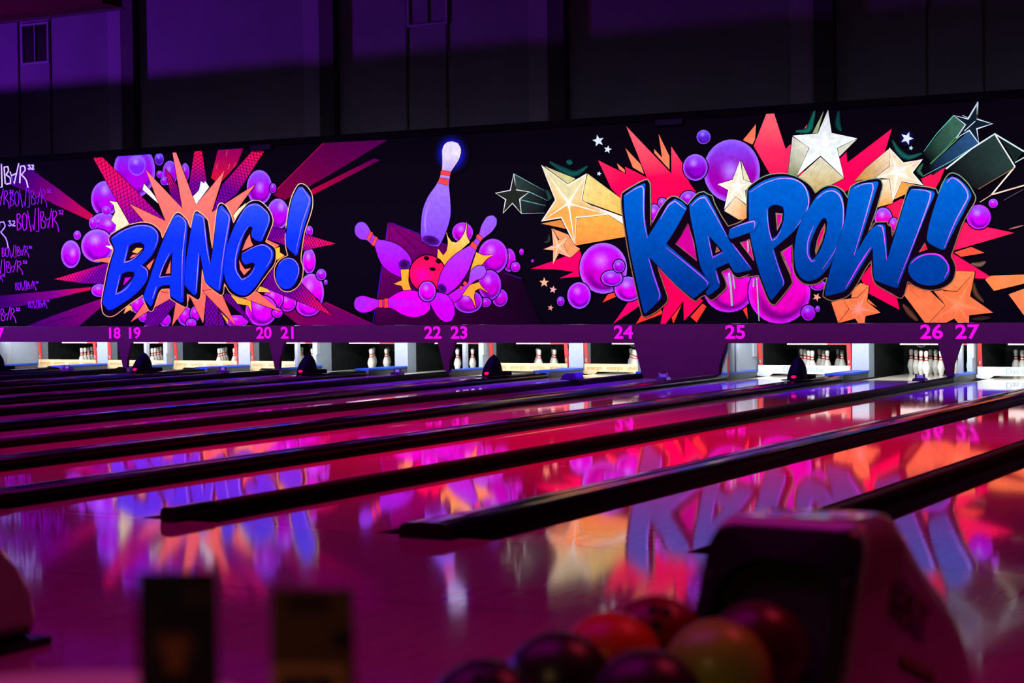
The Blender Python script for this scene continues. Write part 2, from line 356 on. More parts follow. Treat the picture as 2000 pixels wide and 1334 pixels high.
class EL:
    """one painted figure of the mural: flat coloured shapes laid over each other"""
    def __init__(s, name): s.name = name; s.v = []; s.f = []; s.c = []
    def _put(s, pts, cols, faces):
        LAYER[0] += 1; off = -0.001 - LAYER[0] * 0.00006; o = len(s.v)
        for (x, y), c in zip(pts, cols):
            d = ray_px(x, y); t = Y_MASK / d.y
            z = CAM_H + d.z * t; z = max(0.832, min(3.897, z))
            s.v.append((d.x * t - MX, off, z)); s.c.append(srgb(c))
        s.f += [tuple(i + o for i in f) for f in faces]
        return s
    def poly(s, pts, col, sm=False, n=6, sharp=48):
        if sm: pts = smooth(pts, True, n, sharp)
        cf = col if callable(col) else (lambda x, y: col)
        tr = geometry.tessellate_polygon([[Vector((p[0], p[1], 0)) for p in pts]])
        return s._put(pts, [cf(*p) for p in pts], tr)
    def stroke(s, pts, wpx, col, sm=False, closed=False, taper=False, edge=None, n=5):
        """ribbon; edge = colour of the outer rows for a soft airbrushed line"""
        if sm: pts = smooth(pts, closed, n, 70)
        if closed: pts = pts + [pts[0], pts[1]]
        cf = col if callable(col) else (lambda x, y: col)
        rows = (-1, 1) if edge is None else (-1, 0, 1)
        V = []; Cc = []; m = len(pts); k = len(rows)
        for i, p in enumerate(pts):
            a = pts[max(0, i - 1)]; b = pts[min(m - 1, i + 1)]
            d = (b[0] - a[0], b[1] - a[1]); l = math.hypot(*d) or 1e-6; nx, ny = -d[1] / l, d[0] / l
            ww = wpx / 2
            if taper: ww *= 0.25 + 0.75 * math.sin(PI * min(1, max(0, i / (m - 1)))) if taper is True else (1 - i / (m - 1) * taper)
            for r in rows:
                V.append((p[0] + nx * ww * r, p[1] + ny * ww * r)); Cc.append(cf(*p) if (edge is None or r == 0) else edge)
        F = [(i * k + j, i * k + j + 1, (i + 1) * k + j + 1, (i + 1) * k + j) for i in range(m - 1) for j in range(k - 1)]
        return s._put(V, Cc, F)
    def disc(s, cx, cy, rx, ry, fn, rot=0.0, rings=9, seg=30):
        """ellipse coloured by fn(u, v) over the unit disc, v up"""
        V = [(cx, cy)]; Cc = [fn(0, 0)]; ca, sa = math.cos(rot), math.sin(rot)
        for r in range(1, rings + 1):
            q = (r / rings) ** 0.8
            for k in range(seg):
                a = 2 * PI * k / seg; u, v = q * math.cos(a), q * math.sin(a)
                x, y = u * rx, -v * ry; V.append((cx + x * ca - y * sa, cy + x * sa + y * ca)); Cc.append(fn(u, v))
        F = [(0, 1 + k, 1 + (k + 1) % seg) for k in range(seg)]
        for r in range(rings - 1):
            for k in range(seg):
                a = 1 + r * seg; F.append((a + k, a + (k + 1) % seg, a + seg + (k + 1) % seg, a + seg + k))
        return s._put(V, Cc, F)
    def hatch(s, pts, ang, gap, wpx, col, fade=None):
        ca, sa = math.cos(math.radians(ang)), math.sin(math.radians(ang))
        rp = [(x * ca + y * sa, -x * sa + y * ca) for x, y in pts]
        y = min(p[1] for p in rp) + gap * 0.6; V = []; Cc = []; F = []
        while y < max(p[1] for p in rp):
            xs = []
            for i in range(len(rp)):
                a, b = rp[i], rp[(i + 1) % len(rp)]
                if (a[1] > y) != (b[1] > y): xs.append(a[0] + (y - a[1]) / (b[1] - a[1]) * (b[0] - a[0]))
            xs.sort()
            for x0, x1 in zip(xs[::2], xs[1::2]):
                o = len(V)
                for qx, qy in ((x0, y - wpx / 2), (x1, y - wpx / 2), (x1, y + wpx / 2), (x0, y + wpx / 2)):
                    px, py = qx * ca - qy * sa, qx * sa + qy * ca; V.append((px, py)); Cc.append(col)
                F.append((o, o + 1, o + 2, o + 3))
            y += gap
        return s._put(V, Cc, F) if V else s
    def done(s, label=None):
        me = bpy.data.meshes.new(s.name); me.from_pydata(s.v, [], s.f)
        at = me.color_attributes.new('Col', 'FLOAT_COLOR', 'POINT')
        at.data.foreach_set('color', [q for c in s.c for q in (*c, 1.0)]); me.materials.append(M_paint)
        o = bpy.data.objects.new(s.name, me); COL.objects.link(o); o.parent = mask
        if label: o['label'] = label
        return o
def shapes(name, *ops, label=None):
    e = EL(name)
    for k, *a in ops: getattr(e, k)(*a[:-1], **a[-1]) if a and isinstance(a[-1], dict) else getattr(e, k)(*a)
    return e.done(label)

VIO, MAG, RIMV = (120, 84, 226), (156, 0, 182), (150, 104, 255)
def bub(f, x, y, rx, ry, top=VIO, body=MAG, rim=RIMV, hi=None, dark=True, rot=0.0, outline=True, name='painted_bubble'):
    ox, oy, s = FR[f]; cx, cy, rx, ry = ox + x / s, oy + y / s, rx / s, ry / s
    hp = (-0.15, 0.35) if hi is None else hi
    def fn(u, v):
        r = math.hypot(u, v); c = mix(body, top, max(0.0, v * 0.9 + 0.12))
        h = math.hypot(u - hp[0], v - hp[1]); c = mix(mix(top, (196, 176, 255), 0.62), c, h / 0.42 if h < 0.42 else 1.0)
        if dark: q = math.hypot((u - 0.12) * 1.0, (v + 0.05)); c = mix(c, (66, 0, 92), max(0.0, 1 - abs(q - 0.74) / 0.2) * (0.75 if v < -0.05 else 0.0) * min(1, -v * 2.2 if v < 0 else 0))
        if r > 0.86: c = mix(c, rim, (r - 0.86) / 0.10)
        return c
    e = EL(name)
    if outline: e.disc(cx, cy, rx + 2.2, ry + 2.2, lambda u, v: (10, 2, 18), rot, 2, 26)
    return e.disc(cx, cy, rx, ry, fn, rot).done()
BLK = (10, 3, 16)
NET = (104, 0, 128)
# --- light beams on the far left and around BANG
shapes('painted_light_beam', ('poly', fr('b1', [(100, 480), (430, 160), (560, 290), (1167, 740), (1167, 940), (780, 770), (400, 600)]), lgrad((20, 340), (40, 0, 93), (140, 405), (132, 0, 70)), {}),
       ('poly', fr('h1', [(0, 455), (530, 855), (460, 900), (0, 690)]), lgrad((100, 370), (93, 0, 93), (185, 425), (171, 7, 46)), {}))
shapes('painted_light_beam', ('poly', fr('b2', [(0, 895), (911, 810), (911, 880), (200, 1040), (0, 1060)]), lgrad((0, 585), (46, 0, 70), (150, 570), (117, 0, 101)), {}),
       ('poly', fr('h3', [(0, 550), (485, 505), (480, 540), (0, 645)]), lgrad((100, 570), (101, 0, 101), (178, 562), (179, 15, 46)), {}))
shapes('painted_light_beam', ('poly', fr('h3', [(0, 860), (600, 650), (620, 740), (340, 985), (-310, 985)]), lgrad((60, 640), (54, 0, 78), (200, 590), (117, 0, 85)), {}), ('stroke', fr('h3', [(-60, 940), (250, 860)]), 2, (46, 0, 62), {}), ('stroke', fr('h3', [(60, 960), (330, 850)]), 1.6, (70, 0, 85), {}))
shapes('painted_light_beam', ('poly', fr('h2', [(545, 128), (860, 118), (780, 330), (560, 570), (460, 490)]), lgrad((440, 290), (148, 0, 85), (425, 350), (198, 15, 46)), {}),
       ('stroke', fr('h2', [(660, 150), (650, 220)]), 1.2, (198, 93, 93), {}), ('stroke', fr('h2', [(540, 310), (520, 380)]), 1.2, (198, 93, 78), {}), ('stroke', fr('h2', [(690, 320), (670, 390)]), 1.0, (198, 101, 85), {}), ('stroke', fr('h2', [(760, 300), (735, 360)]), 1.0, (198, 85, 85), {}))
shapes('painted_light_beam', ('poly', fr('h2', [(1850, 48), (2650, 20), (1906, 470), (1360, 775), (1215, 690)]), lgrad((700, 275), (81, 0, 74), (550, 390), (109, 0, 46)), {}), ('stroke', fr('h2', [(1850, 60), (1220, 690)]), 1.2, (187, 15, 70), {}))
shapes('painted_light_beam', ('poly', fr('h2', [(1700, 640), (2480, 250), (2560, 270), (1720, 705), (1400, 830)]), lgrad((730, 315), (81, 0, 70), (600, 385), (163, 0, 46)), {}))
shapes('painted_light_beam', ('poly', fr('h4', [(900, 1060), (1390, 940), (1960, 1218), (1080, 1218)]), lgrad((560, 600), (117, 0, 70), (725, 636), (93, 0, 85)), {}), ('stroke', fr('h4', [(1390, 945), (1960, 1216)]), 1.2, (187, 15, 62), {}))
# --- bubbles behind BANG
bub('h1', 1010, 300, 250, 330, top=(110, 80, 230), hi=(0.1, 0.35)); bub('h1', 1040, 235, 105, 125, top=(150, 130, 255), body=(120, 30, 210), outline=False, dark=False)
bub('h1', 650, 640, 165, 215, hi=(0, 0.5)); bub('h1', 1440, 330, 90, 150); bub('h1', 1310, 160, 55, 75, top=(130, 120, 255), body=(80, 20, 170), outline=False)
bub('h1', 1315, 345, 38, 45, outline=False); bub('h1', 1372, 425, 46, 50, outline=False); bub('h1', 640, 950, 165, 140, hi=(0.3, 0.1)); bub('h1', 510, 935, 50, 72, outline=False); bub('h1', 575, 930, 30, 34, outline=False)
bub('h1', 670, 785, 52, 55, outline=False); bub('h1', 560, 1210, 195, 200); bub('A', 462, 722, 63, 90, hi=(0.2, 0.1)); bub('A', 504, 598, 24, 29)
bub('h2', 140, 420, 52, 110); bub('h2', 1060, 610, 155, 215, hi=(0.05, 0)); bub('h2', 1230, 620, 38, 60); bub('h2', 1290, 940, 135, 190, hi=(0.3, 0.5)); bub('h2', 1680, 1150, 45, 62)
bub('h4', 1200, 470, 75, 145, body=(200, 0, 200)); bub('h4', 1225, 830, 145, 215, body=(200, 0, 200), top=(170, 60, 225)); bub('h4', 1340, 625, 57, 63); bub('h4', 1392, 712, 22, 27)
for a in ((1190, 990, 140, 115), (945, 950, 105, 100), (790, 900, 110, 130), (650, 1040, 180, 175), (835, 1065, 60, 55), (370, 1160, 130, 70)): bub('h4', *a, body=(204, 0, 204), top=(176, 40, 214), rim=(190, 60, 230))
bub('h3', 590, 545, 98, 78, body=(186, 0, 196))
for a in ((1060, 720, 82, 110), (1130, 870, 62, 60), (1640, 860, 95, 115), (1760, 830, 60, 90), (1390, 905, 72, 80)): bub('h3', *a, body=(190, 0, 196), top=(170, 40, 210))
bub('h3', 1712, 945, 62, 55, body=(200, 0, 204))
# --- netted spikes
def net(f, pts, tip=None, a1=62, a2=-58, gap=5.0, name='painted_net_spike'):
    P = fr(f, pts); e = EL(name); e.stroke(P, 2.4, BLK, closed=True)
    col = NET if tip is None else lgrad(fr(f, [tip[0]])[0], (255, 20, 70), fr(f, [tip[1]])[0], NET)
    e.poly(P, col); e.hatch(P, a1, gap, 0.9, (26, 2, 36)); e.hatch(P, a2, gap, 0.9, (26, 2, 36)); return e.done()
net('h1', [(512, 135), (625, 130), (1395, 915), (1130, 920), (950, 940)], tip=((570, 150), (800, 400)), a1=82, a2=-28, gap=7)
net('h1', [(1390, 280), (1530, 480), (1590, 760), (1450, 600)], tip=((1400, 290), (1490, 560)), gap=4)
net('h2', [(255, 148), (348, 148), (410, 560), (280, 830), (190, 580)], tip=((300, 150), (300, 420)), a1=35, a2=-35, gap=6)
net('h2', [(1015, 105), (1120, 165), (780, 690), (480, 920), (590, 590)], tip=((1060, 130), (880, 420)), a1=80, a2=12, gap=6)
net('h3', [(42, 408), (720, 200), (700, 460), (400, 458)], tip=((60, 408), (330, 380)), gap=5)
net('h4', [(1505, 270), (1130, 155), (780, 75), (720, 215), (960, 300), (1130, 350)], tip=((1490, 270), (1200, 265)), gap=4.5)
net('h4', [(1465, 1095), (1110, 725), (780, 560), (655, 760), (960, 880)], tip=((1440, 1080), (1150, 900)), gap=5)
net('h4', [(240, 840), (320, 860), (560, 1215), (440, 1100), (215, 890)], gap=4); net('h4', [(0, 870), (190, 1060), (230, 1215), (0, 1215)], gap=5)
net('h3', [(1190, 800), (1450, 650), (1530, 700), (1310, 975), (1140, 985)], gap=5); net('h3', [(1890, 600), (2040, 700), (2040, 985), (1880, 940)], gap=6)
# --- pale flashes and the orange burst
CREAM = (214, 214, 146)
def flash(f, pts, col=CREAM): P = fr(f, pts); return shapes('painted_flash', ('stroke', P, 2.2, BLK, {'closed': True}), ('poly', P, col, {}))
flash('h1', [(705, 665), (800, 680), (950, 945), (780, 1030), (790, 960), (730, 900), (780, 800), (760, 720)]); flash('h1', [(1130, 460), (1210, 545), (1260, 610), (1310, 705), (1110, 530)], (222, 228, 180))
flash('h2', [(335, 530), (375, 560), (390, 530), (440, 605), (275, 825), (240, 720), (290, 670), (315, 640)], (214, 236, 214)); flash('h2', [(800, 880), (900, 800), (740, 1080), (720, 970)], (214, 220, 150))
flash('h3', [(930, 715), (985, 740), (1000, 810), (970, 780), (890, 830)], (255, 170, 70)); flash('h4', [(300, 860), (400, 900), (530, 920), (545, 1060), (500, 980), (380, 960)], (255, 170, 50)); flash('h4', [(640, 760), (720, 790), (760, 830), (600, 820)], (255, 175, 60))
flash('h4', [(820, 320), (865, 310), (865, 370), (920, 405), (830, 460)], (255, 175, 50)); flash('h4', [(190, 1060), (270, 1140), (275, 1200), (215, 1110)], (255, 170, 40)); flash('h3', [(660, 0), (740, 0), (750, 50)], (232, 228, 190))
ORA = (255, 106, 76)
burst = fr('h1', [(1130, 915), (950, 700), (1390, 912), (1150, 290), (1595, 760), (1475, 72), (1518, 70)]) + fr('h2', [(275, 830), (632, 400), (470, 920), (1012, 575), (730, 960)]) + fr('g2', [(700, 700), (600, 1100), (0, 1200)]) + fr('g1', [(500, 1000), (200, 700), (500, 300)])
def spike(f, pts, col=ORA, name='painted_spike'): P = fr(f, pts); return shapes(name, ('stroke', P, 2.2, BLK, {'closed': True}), ('poly', P, col, {}))
spike('h3', [(510, 175), (745, 135), (760, 215), (720, 212)]); spike('h3', [(975, 932), (1140, 700), (1450, 480), (1450, 650), (1190, 797)]); spike('h3', [(1480, 988), (1525, 700), (1700, 560), (1690, 650), (1650, 750)])
spike('h3', [(1860, 948), (1690, 600), (1850, 280), (1895, 590)]); spike('h4', [(358, 1216), (0, 835), (-60, 640), (120, 700), (215, 885)]); spike('h4', [(880, 1052), (480, 905), (470, 860), (605, 818)]); spike('h4', [(860, 290), (700, 215), (690, 260), (820, 315)])
shapes('painted_starburst', ('stroke', burst, 2.4, BLK, {'closed': True}), ('poly', burst, vgrad(300, (255, 138, 112), 450, (255, 98, 72)), {}), label='orange comic starburst behind the word BANG')
# --- BANG
BANG_OUT = fr('g1', [(128, 465), (150, 425), (230, 375), (330, 325), (430, 300), (500, 293), (580, 310), (640, 350), (680, 400), (697, 462), (760, 330), (800, 250), (830, 205), (860, 190), (890, 200), (965, 275), (980, 320), (1000, 355), (1025, 220), (1045, 180), (1070, 172), (1140, 225)]) + \
    fr('g2', [(265, 385), (305, 430), (347, 725), (392, 340), (415, 262), (445, 246), (490, 275), (545, 370), (570, 455), (610, 380), (680, 290), (730, 240), (790, 220), (850, 230), (920, 290), (965, 360), (982, 430), (975, 480), (930, 590), (905, 652), (940, 672), (1000, 715), (1015, 780), (1000, 880), (940, 965), (870, 1060), (790, 1170), (720, 1225), (650, 1240), (590, 1220), (530, 1180), (475, 1085), (465, 1190), (445, 1212), (420, 1202), (300, 1110), (268, 1060), (245, 940), (228, 1225), (205, 1262), (180, 1252), (88, 1195)]) + \
    fr('g1', [(965, 1185), (940, 1203), (900, 1182), (785, 1112), (770, 1060), (770, 1003), (690, 1010), (660, 1050), (600, 1230), (575, 1245), (550, 1230), (500, 1130), (486, 1072), (330, 1180), (200, 1280), (140, 1300), (90, 1285), (60, 1250), (50, 1180), (45, 1150), (80, 950), (120, 760), (172, 590), (165, 560), (130, 500)])
DRK = (12, 3, 20); TAN = lambda x, y: mix((206, 206, 150), (214, 160, 96), (y - 400) / 60)
sm1 = smooth(BANG_OUT, True, 4)
shapes('painted_word_shadow', ('poly', sm1, DRK, {}), ('stroke', sm1, 1.5, TAN, {'closed': True}))
BX = smooth(fr('g2', [(1110, 560), (1140, 330), (1180, 170), (1240, 60), (1280, 45), (1330, 70), (1385, 150), (1397, 260), (1370, 380), (1310, 560), (1275, 800), (1275, 850), (1297, 930), (1280, 1050), (1230, 1130), (1150, 1172), (1080, 1160), (1020, 1090), (995, 1000), (1000, 920), (1050, 840), (1135, 795), (1112, 700)]), True, 4)
shapes('painted_word_shadow', ('poly', BX, DRK, {}), ('stroke', BX, 1.6, TAN, {'closed': True}))
# bits of background that show between the letters of BANG
for f, P, c in (('g1', [(610, 682), (560, 805), (525, 762)], ORA), ('g1', [(785, 705), (780, 838), (732, 840)], ORA)): pass
BLUE1 = vgrad(370, (52, 84, 232), 470, (10, 44, 206)); HL1 = (150, 128, 255)
def letter(f, pts, his, fill, hl, holes=(), after=(), hw=1.6, n=5):
    P = smooth(fr(f, pts), True, n); e = EL('painted_letter'); e.stroke(P, 1.6, DRK, closed=True); e.poly(P, fill)
    for h in holes: e.poly(fr(f, h), DRK, True)
    for ps, c in after: e.poly(fr(f, ps), c)
    for h in his: e.stroke(fr(f, h), hw, hl, True, taper=True)
    return e.done()
letter('g1', [(145, 470), (230, 400), (380, 335), (500, 320), (590, 340), (640, 390), (657, 460), (640, 540), (580, 650), (482, 750), (530, 800), (545, 860), (520, 930), (450, 1020), (330, 1120), (160, 1225), (120, 1230), (62, 1160), (62, 1130), (110, 900), (150, 720), (190, 590), (180, 550)],
       [[(160, 465), (300, 375), (450, 330), (560, 340), (630, 390), (650, 460), (610, 580)], [(330, 545), (290, 725), (380, 690), (480, 600)], [(465, 755), (530, 800), (540, 880)], [(245, 850), (200, 1065), (300, 1010), (370, 930)]], BLUE1, HL1,
       [[(345, 545), (400, 515), (470, 510), (505, 535), (500, 590), (430, 670), (340, 715), (305, 705), (330, 610)], [(265, 845), (320, 820), (390, 820), (402, 850), (370, 910), (290, 990), (218, 1050), (215, 1030)]],
       [([(375, 610), (420, 567), (488, 572), (430, 628)], (255, 170, 60)), ([(350, 680), (378, 640), (428, 636), (400, 662)], ORA), ([(300, 885), (370, 876), (320, 930), (280, 968)], (170, 0, 170))])
letter('g1', [(800, 270), (835, 215), (870, 210), (950, 280), (965, 330), (945, 600), (922, 1140), (890, 1150), (785, 1080), (775, 960), (690, 970), (650, 1000), (590, 1170), (570, 1190), (502, 1110), (495, 1080), (560, 900), (640, 660), (720, 450)],
       [[(830, 245), (870, 225), (930, 270), (945, 330), (910, 650), (905, 1100)], [(770, 625), (700, 780), (665, 880), (790, 865)], [(635, 975), (590, 1110)]], BLUE1, HL1, [[(805, 610), (790, 862), (662, 886), (705, 770)]], [([(785, 705), (780, 838), (732, 840)], ORA)])
letter('g2', [(165, 365), (190, 346), (265, 395), (278, 500), (330, 880), (370, 640), (395, 380), (425, 285), (450, 272), (535, 375), (537, 440), (500, 700), (450, 1080), (430, 1163), (400, 1160), (285, 1080), (270, 1040), (222, 768), (190, 1190), (160, 1210), (75, 1120), (60, 1080), (80, 830), (130, 520)],
       [[(175, 370), (230, 380), (260, 410), (290, 700), (325, 890)], [(210, 765), (180, 1175)], [(440, 300), (520, 380), (525, 430), (470, 750), (420, 1150)]], BLUE1, HL1)
letter('g2', [(470, 960), (490, 750), (540, 590), (620, 410), (700, 290), (760, 255), (820, 255), (890, 310), (940, 370), (950, 430), (930, 500), (870, 640), (840, 650), (770, 612), (755, 560), (775, 505), (735, 490), (690, 560), (650, 680), (605, 850), (605, 930), (650, 1030), (700, 1025), (760, 960), (795, 885), (770, 868), (690, 890), (655, 840), (660, 772), (780, 710), (870, 680), (930, 690), (985, 750), (985, 815), (960, 880), (880, 1000), (790, 1130), (710, 1205), (650, 1210), (570, 1170), (500, 1080)],
       [[(610, 450), (700, 300), (780, 265), (850, 280), (930, 360), (940, 440), (860, 630)], [(725, 490), (640, 640), (590, 840), (600, 960), (660, 1050), (740, 1000), (795, 915)], [(660, 775), (780, 710), (880, 685), (960, 740), (970, 810), (910, 920)]], BLUE1, HL1, (),
       [([(740, 570), (750, 640), (775, 690), (680, 735), (660, 745), (700, 640)], ORA), ([(628, 840), (660, 900), (690, 940), (752, 928), (680, 1000), (640, 940)], ORA)])
shapes('painted_letter', ('poly', fr('g2', [(1150, 360), (1190, 190), (1250, 80), (1290, 80), (1370, 180), (1380, 220), (1360, 330), (1290, 560), (1240, 780), (1215, 795), (1140, 720), (1120, 680), (1125, 520)]), BLUE1, {'sm': True}), ('disc', 350 + 1130 / 5.336, 350 + 982 / 5.336, 22, 31, lambda u, v: (14, 46, 208), 0.15, 2, 30),
       ('stroke', fr('g2', [(1250, 110), (1290, 95), (1360, 200), (1355, 260), (1290, 450), (1220, 765)]), 1.6, HL1, {'sm': True, 'taper': True}), ('stroke', fr('g2', [(1040, 890), (1100, 835), (1180, 830), (1240, 890), (1250, 980), (1210, 1060)]), 1.6, HL1, {'sm': True, 'taper': True}))
shapes('painted_spike', ('poly', fr('g1', [(610, 684), (560, 803), (527, 762)]), ORA, {}))
# --- handwriting on the left: BOWLBAR 32
GLY = [[(285, 990), (290, 1255)], [(280, 995), (325, 985), (340, 1030), (290, 1110), (340, 1150), (350, 1210), (295, 1255)], [(400, 970), (370, 1050), (375, 1180), (400, 1260), (435, 1230), (445, 1130), (440, 1020), (402, 970)],
       [(455, 940), (515, 1285), (540, 1160), (560, 1260), (585, 900)], [(630, 885), (640, 1270), (595, 1275)], [(665, 960), (680, 1220)], [(665, 960), (710, 950), (720, 1010), (690, 1080), (740, 1130), (745, 1210), (690, 1225)],
       [(740, 1030), (790, 1225), (850, 900)], [(760, 1090), (815, 1060)], [(870, 950), (862, 1210)], [(865, 950), (915, 940), (930, 1000), (880, 1080)], [(885, 1080), (940, 1160), (965, 1280)],
       [(962, 935), (990, 925), (980, 955), (1000, 975), (985, 992), (962, 982)], [(1008, 935), (1030, 928), (1032, 955), (1008, 992), (1044, 992)]]
SHARPG = (3, 4, 7, 8)
def bowlbar(rx, y0, sx, sy, wpx, col):
    """rx = right end of the R's leg, y0 = top, in pixels of the photograph; sx, sy against the template"""
    e = EL('painted_handwriting')
    for i, g in enumerate(GLY):
        P = [(rx + (x - 965) / 8.336 * sx, y0 + (y - 885) / 8.336 * sy) for x, y in g]
        e.stroke(P, wpx, col, i not in SHARPG)
    return e.done()
WHT = (206, 214, 255); PUR = (150, 22, 214)
bowlbar(55.8, 317, 1.3, 1.05, 2.6, WHT); bowlbar(93, 365, 0.883, 0.85, 1.1, (140, 24, 205)); bowlbar(19.8, 367, 0.883, 0.85, 1.2, (150, 30, 214)); bowlbar(116, 405.5, 1, 1, 1.4, (160, 14, 212)); bowlbar(17.5, 425, 1.5, 1.25, 2.2, (160, 140, 255))
bowlbar(58, 478, 0.645, 0.53, 1.0, PUR); bowlbar(46, 506, 0.9, 0.645, 1.2, PUR); bowlbar(7, 536, 0.45, 0.3, 0.8, PUR); bowlbar(72, 547.6, 0.49, 0.42, 0.9, PUR); bowlbar(93.7, 584, 0.445, 0.4, 0.8, PUR); bowlbar(33, 598, 0.83, 0.69, 1.2, (170, 40, 220))
# --- the strike in the middle
slab = fr('h5', [(445, 190), (1095, 445), (1500, 620), (1890, 800), (2100, 1300), (290, 1300), (330, 1000), (370, 690), (430, 300)])
shapes('painted_lane', ('poly', slab, lgrad((760, 440), (112, 0, 92), (900, 640), (16, 3, 20)), {}), *[('stroke', fr('h5', [(450, 200), p]), 0.8, (50, 0, 50), {}) for p in ((600, 900), (830, 550), (1000, 520), (480, 950), (740, 480))],
       ('stroke', fr('h5', [(275, 1280), (330, 980), (440, 200)]), 1.1, (50, 20, 170), {}), ('stroke', fr('h5', [(480, 195), (1090, 440)]), 1.1, (50, 20, 150), {}), ('stroke', fr('h5', [(1700, 740), (1890, 800)]), 1.1, (60, 20, 130), {}))
for a in ((1755, 600, 70, 125), (1825, 675, 50, 55), (1890, 510, 24, 34), (2010, 610, 14, 16), (1250, 300, 112, 108), (1580, 560, 160, 190), (1655, 1010, 84, 96), (1545, 870, 122, 160), (1500, 1060, 60, 50), (1310, 1050, 155, 125)):
    bub('h5', *a, body=(176, 0, 176), top=(146, 40, 210), rim=(150, 70, 230))
PINC = lambda y0, y1: vgrad(y0, (134, 86, 226), y1, (196, 0, 206))
def ppin(f, pts, col, stripes, base=None, sm=True):
    P = smooth(fr(f, pts), True, 5); e = EL('painted_pin'); e.stroke(P, 2.6, BLK, closed=True); e.poly(P, col)
    ox, oy, s = FR[f]
    if base: e.disc(ox + base[0] / s, oy + base[1] / s, base[2] / s, base[3] / s, lambda u, v: mix((86, 20, 140), (40, 4, 60), 1 - math.hypot(u, v) ** 2), base[4] if len(base) > 4 else 0, 4, 24)
    for st in stripes: q = fr(f, st); e.stroke(q, 1.8, BLK, closed=True); e.poly(q, (255, 62, 58))
    return e
def pflash(pts): P = smooth(fr('h5', pts), True, 4, 30); return shapes('painted_flash', ('stroke', P, 2.4, BLK, {'closed': True}), ('poly', P, vgrad(430, (255, 216, 140), 500, (255, 160, 44)), {}))
pflash([(1055, 215), (1090, 340), (1130, 400), (1180, 412), (1230, 370), (1280, 280), (1297, 180), (1295, 330), (1330, 405), (1200, 520), (1100, 640), (1060, 665), (975, 570), (985, 480), (1040, 550), (1080, 500), (1092, 400)])
pflash([(1400, 515), (1480, 550), (1585, 543), (1500, 600), (1460, 650), (1335, 715)])
e = ppin('C', [(775, 52), (815, 65), (832, 105), (818, 165), (785, 215), (768, 245), (757, 320), (765, 420), (766, 510), (740, 610), (705, 685), (690, 704), (640, 698), (590, 668), (583, 620), (592, 490), (625, 400), (685, 310), (712, 235), (716, 160), (716, 105), (735, 65)],
         lambda x, y: mix((226, 232, 255), mix((140, 106, 236), (112, 62, 214), (y - 370) / 90), (y - 300) / 60), [[(709, 232), (768, 241), (764, 265), (704, 256)], [(698, 278), (757, 288), (752, 323), (690, 309)]], (645, 666, 56, 30, 0.25))
e.stroke(fr('C', [(640, 420), (610, 520), (612, 620)]), 5, (150, 120, 245), True, taper=True, edge=(128, 88, 224)); e.done('painted white tipped pin flying upright above the strike')
e = EL('painted_glow')
for k in range(6): e.disc(883, 300, 21 + 3.2 * (5 - k), 26 + 3.2 * (5 - k), lambda u, v, k=k: mix(BG, (20, 24, 190), ((k + 1) / 6) ** 2), 0, 2, 26)
glow = e.done()
glow.location.y = 0.0008 * 8      # the halo lies under the painted pin
e = ppin('h5', [(90, 230), (120, 195), (165, 188), (210, 215), (250, 280), (300, 345), (340, 378), (420, 390), (540, 430), (640, 510), (690, 590), (690, 660), (640, 720), (580, 785), (500, 752), (400, 680), (340, 580), (300, 450), (265, 435), (215, 385), (150, 375), (95, 330), (80, 280)], vgrad(430, (120, 74, 220), 530, (160, 0, 206)), [[(250, 290), (280, 305), (238, 398), (213, 372)], [(305, 342), (332, 360), (290, 452), (260, 430)]], (620, 650, 66, 60)); e.done()
pflash([(580, 705), (672, 700), (663, 830), (692, 925), (610, 932), (590, 880), (505, 860), (590, 820)])
shapes('painted_ball', ('disc', 680 + 870 / 5.559, 400 + 750 / 5.559, 37, 38, lambda u, v: BLK, 0, 2, 30), ('disc', 680 + 870 / 5.559, 400 + 750 / 5.559, 34.5, 35.8, lambda u, v: mix(mix((255, 0, 150), (255, 12, 72), math.hypot(u + 0.3, v + 0.1) / 0.7), (120, 0, 50), max(0, -v * 1.3 - 0.45)), 0, 8, 34),
       *[('disc', 680 + x / 5.559, 400 + y / 5.559, rx / 5.559, ry / 5.559, lambda u, v: (24, 2, 14), 0.2, 2, 18) for x, y, rx, ry in ((860, 580, 32, 24), (990, 612, 32, 28), (925, 698, 36, 22))], label='painted red bowling ball in the middle of the mural')
ppin('h5', [(1310, 850), (1340, 720), (1420, 660), (1490, 670), (1505, 730), (1470, 790), (1390, 822), (1300, 900), (1240, 1000), (1150, 1065), (1090, 985), (1220, 900)], PINC(520, 590), [[(1270, 830), (1300, 845), (1285, 880), (1255, 860)], [(1225, 880), (1250, 890), (1240, 930), (1215, 910)]]).done()
ppin('h5', [(1430, 320), (1460, 220), (1520, 130), (1580, 115), (1620, 150), (1620, 210), (1570, 290), (1470, 370), (1420, 440), (1370, 560), (1310, 720), (1200, 880), (1090, 968), (1030, 955), (985, 905), (985, 870), (1010, 760), (1090, 620), (1200, 520), (1330, 440), (1395, 370)], vgrad(430, (124, 84, 226), 560, (176, 10, 206)), [[(1412, 318), (1470, 357), (1448, 398), (1398, 352)], [(1358, 402), (1414, 442), (1390, 492), (1333, 440)]], (1032, 908, 42, 58, -0.7)).done()
pflash([(1248, 982), (1330, 870), (1430, 840), (1460, 890), (1532, 958), (1440, 905), (1390, 930), (1375, 1000), (1398, 1130), (1360, 1040), (1320, 990)])
ppin('h5', [(970, 950), (1080, 980), (1150, 1070), (1165, 1180), (1130, 1260), (1060, 1270), (980, 1210), (920, 1110), (890, 1050)], PINC(520, 600), []).done()
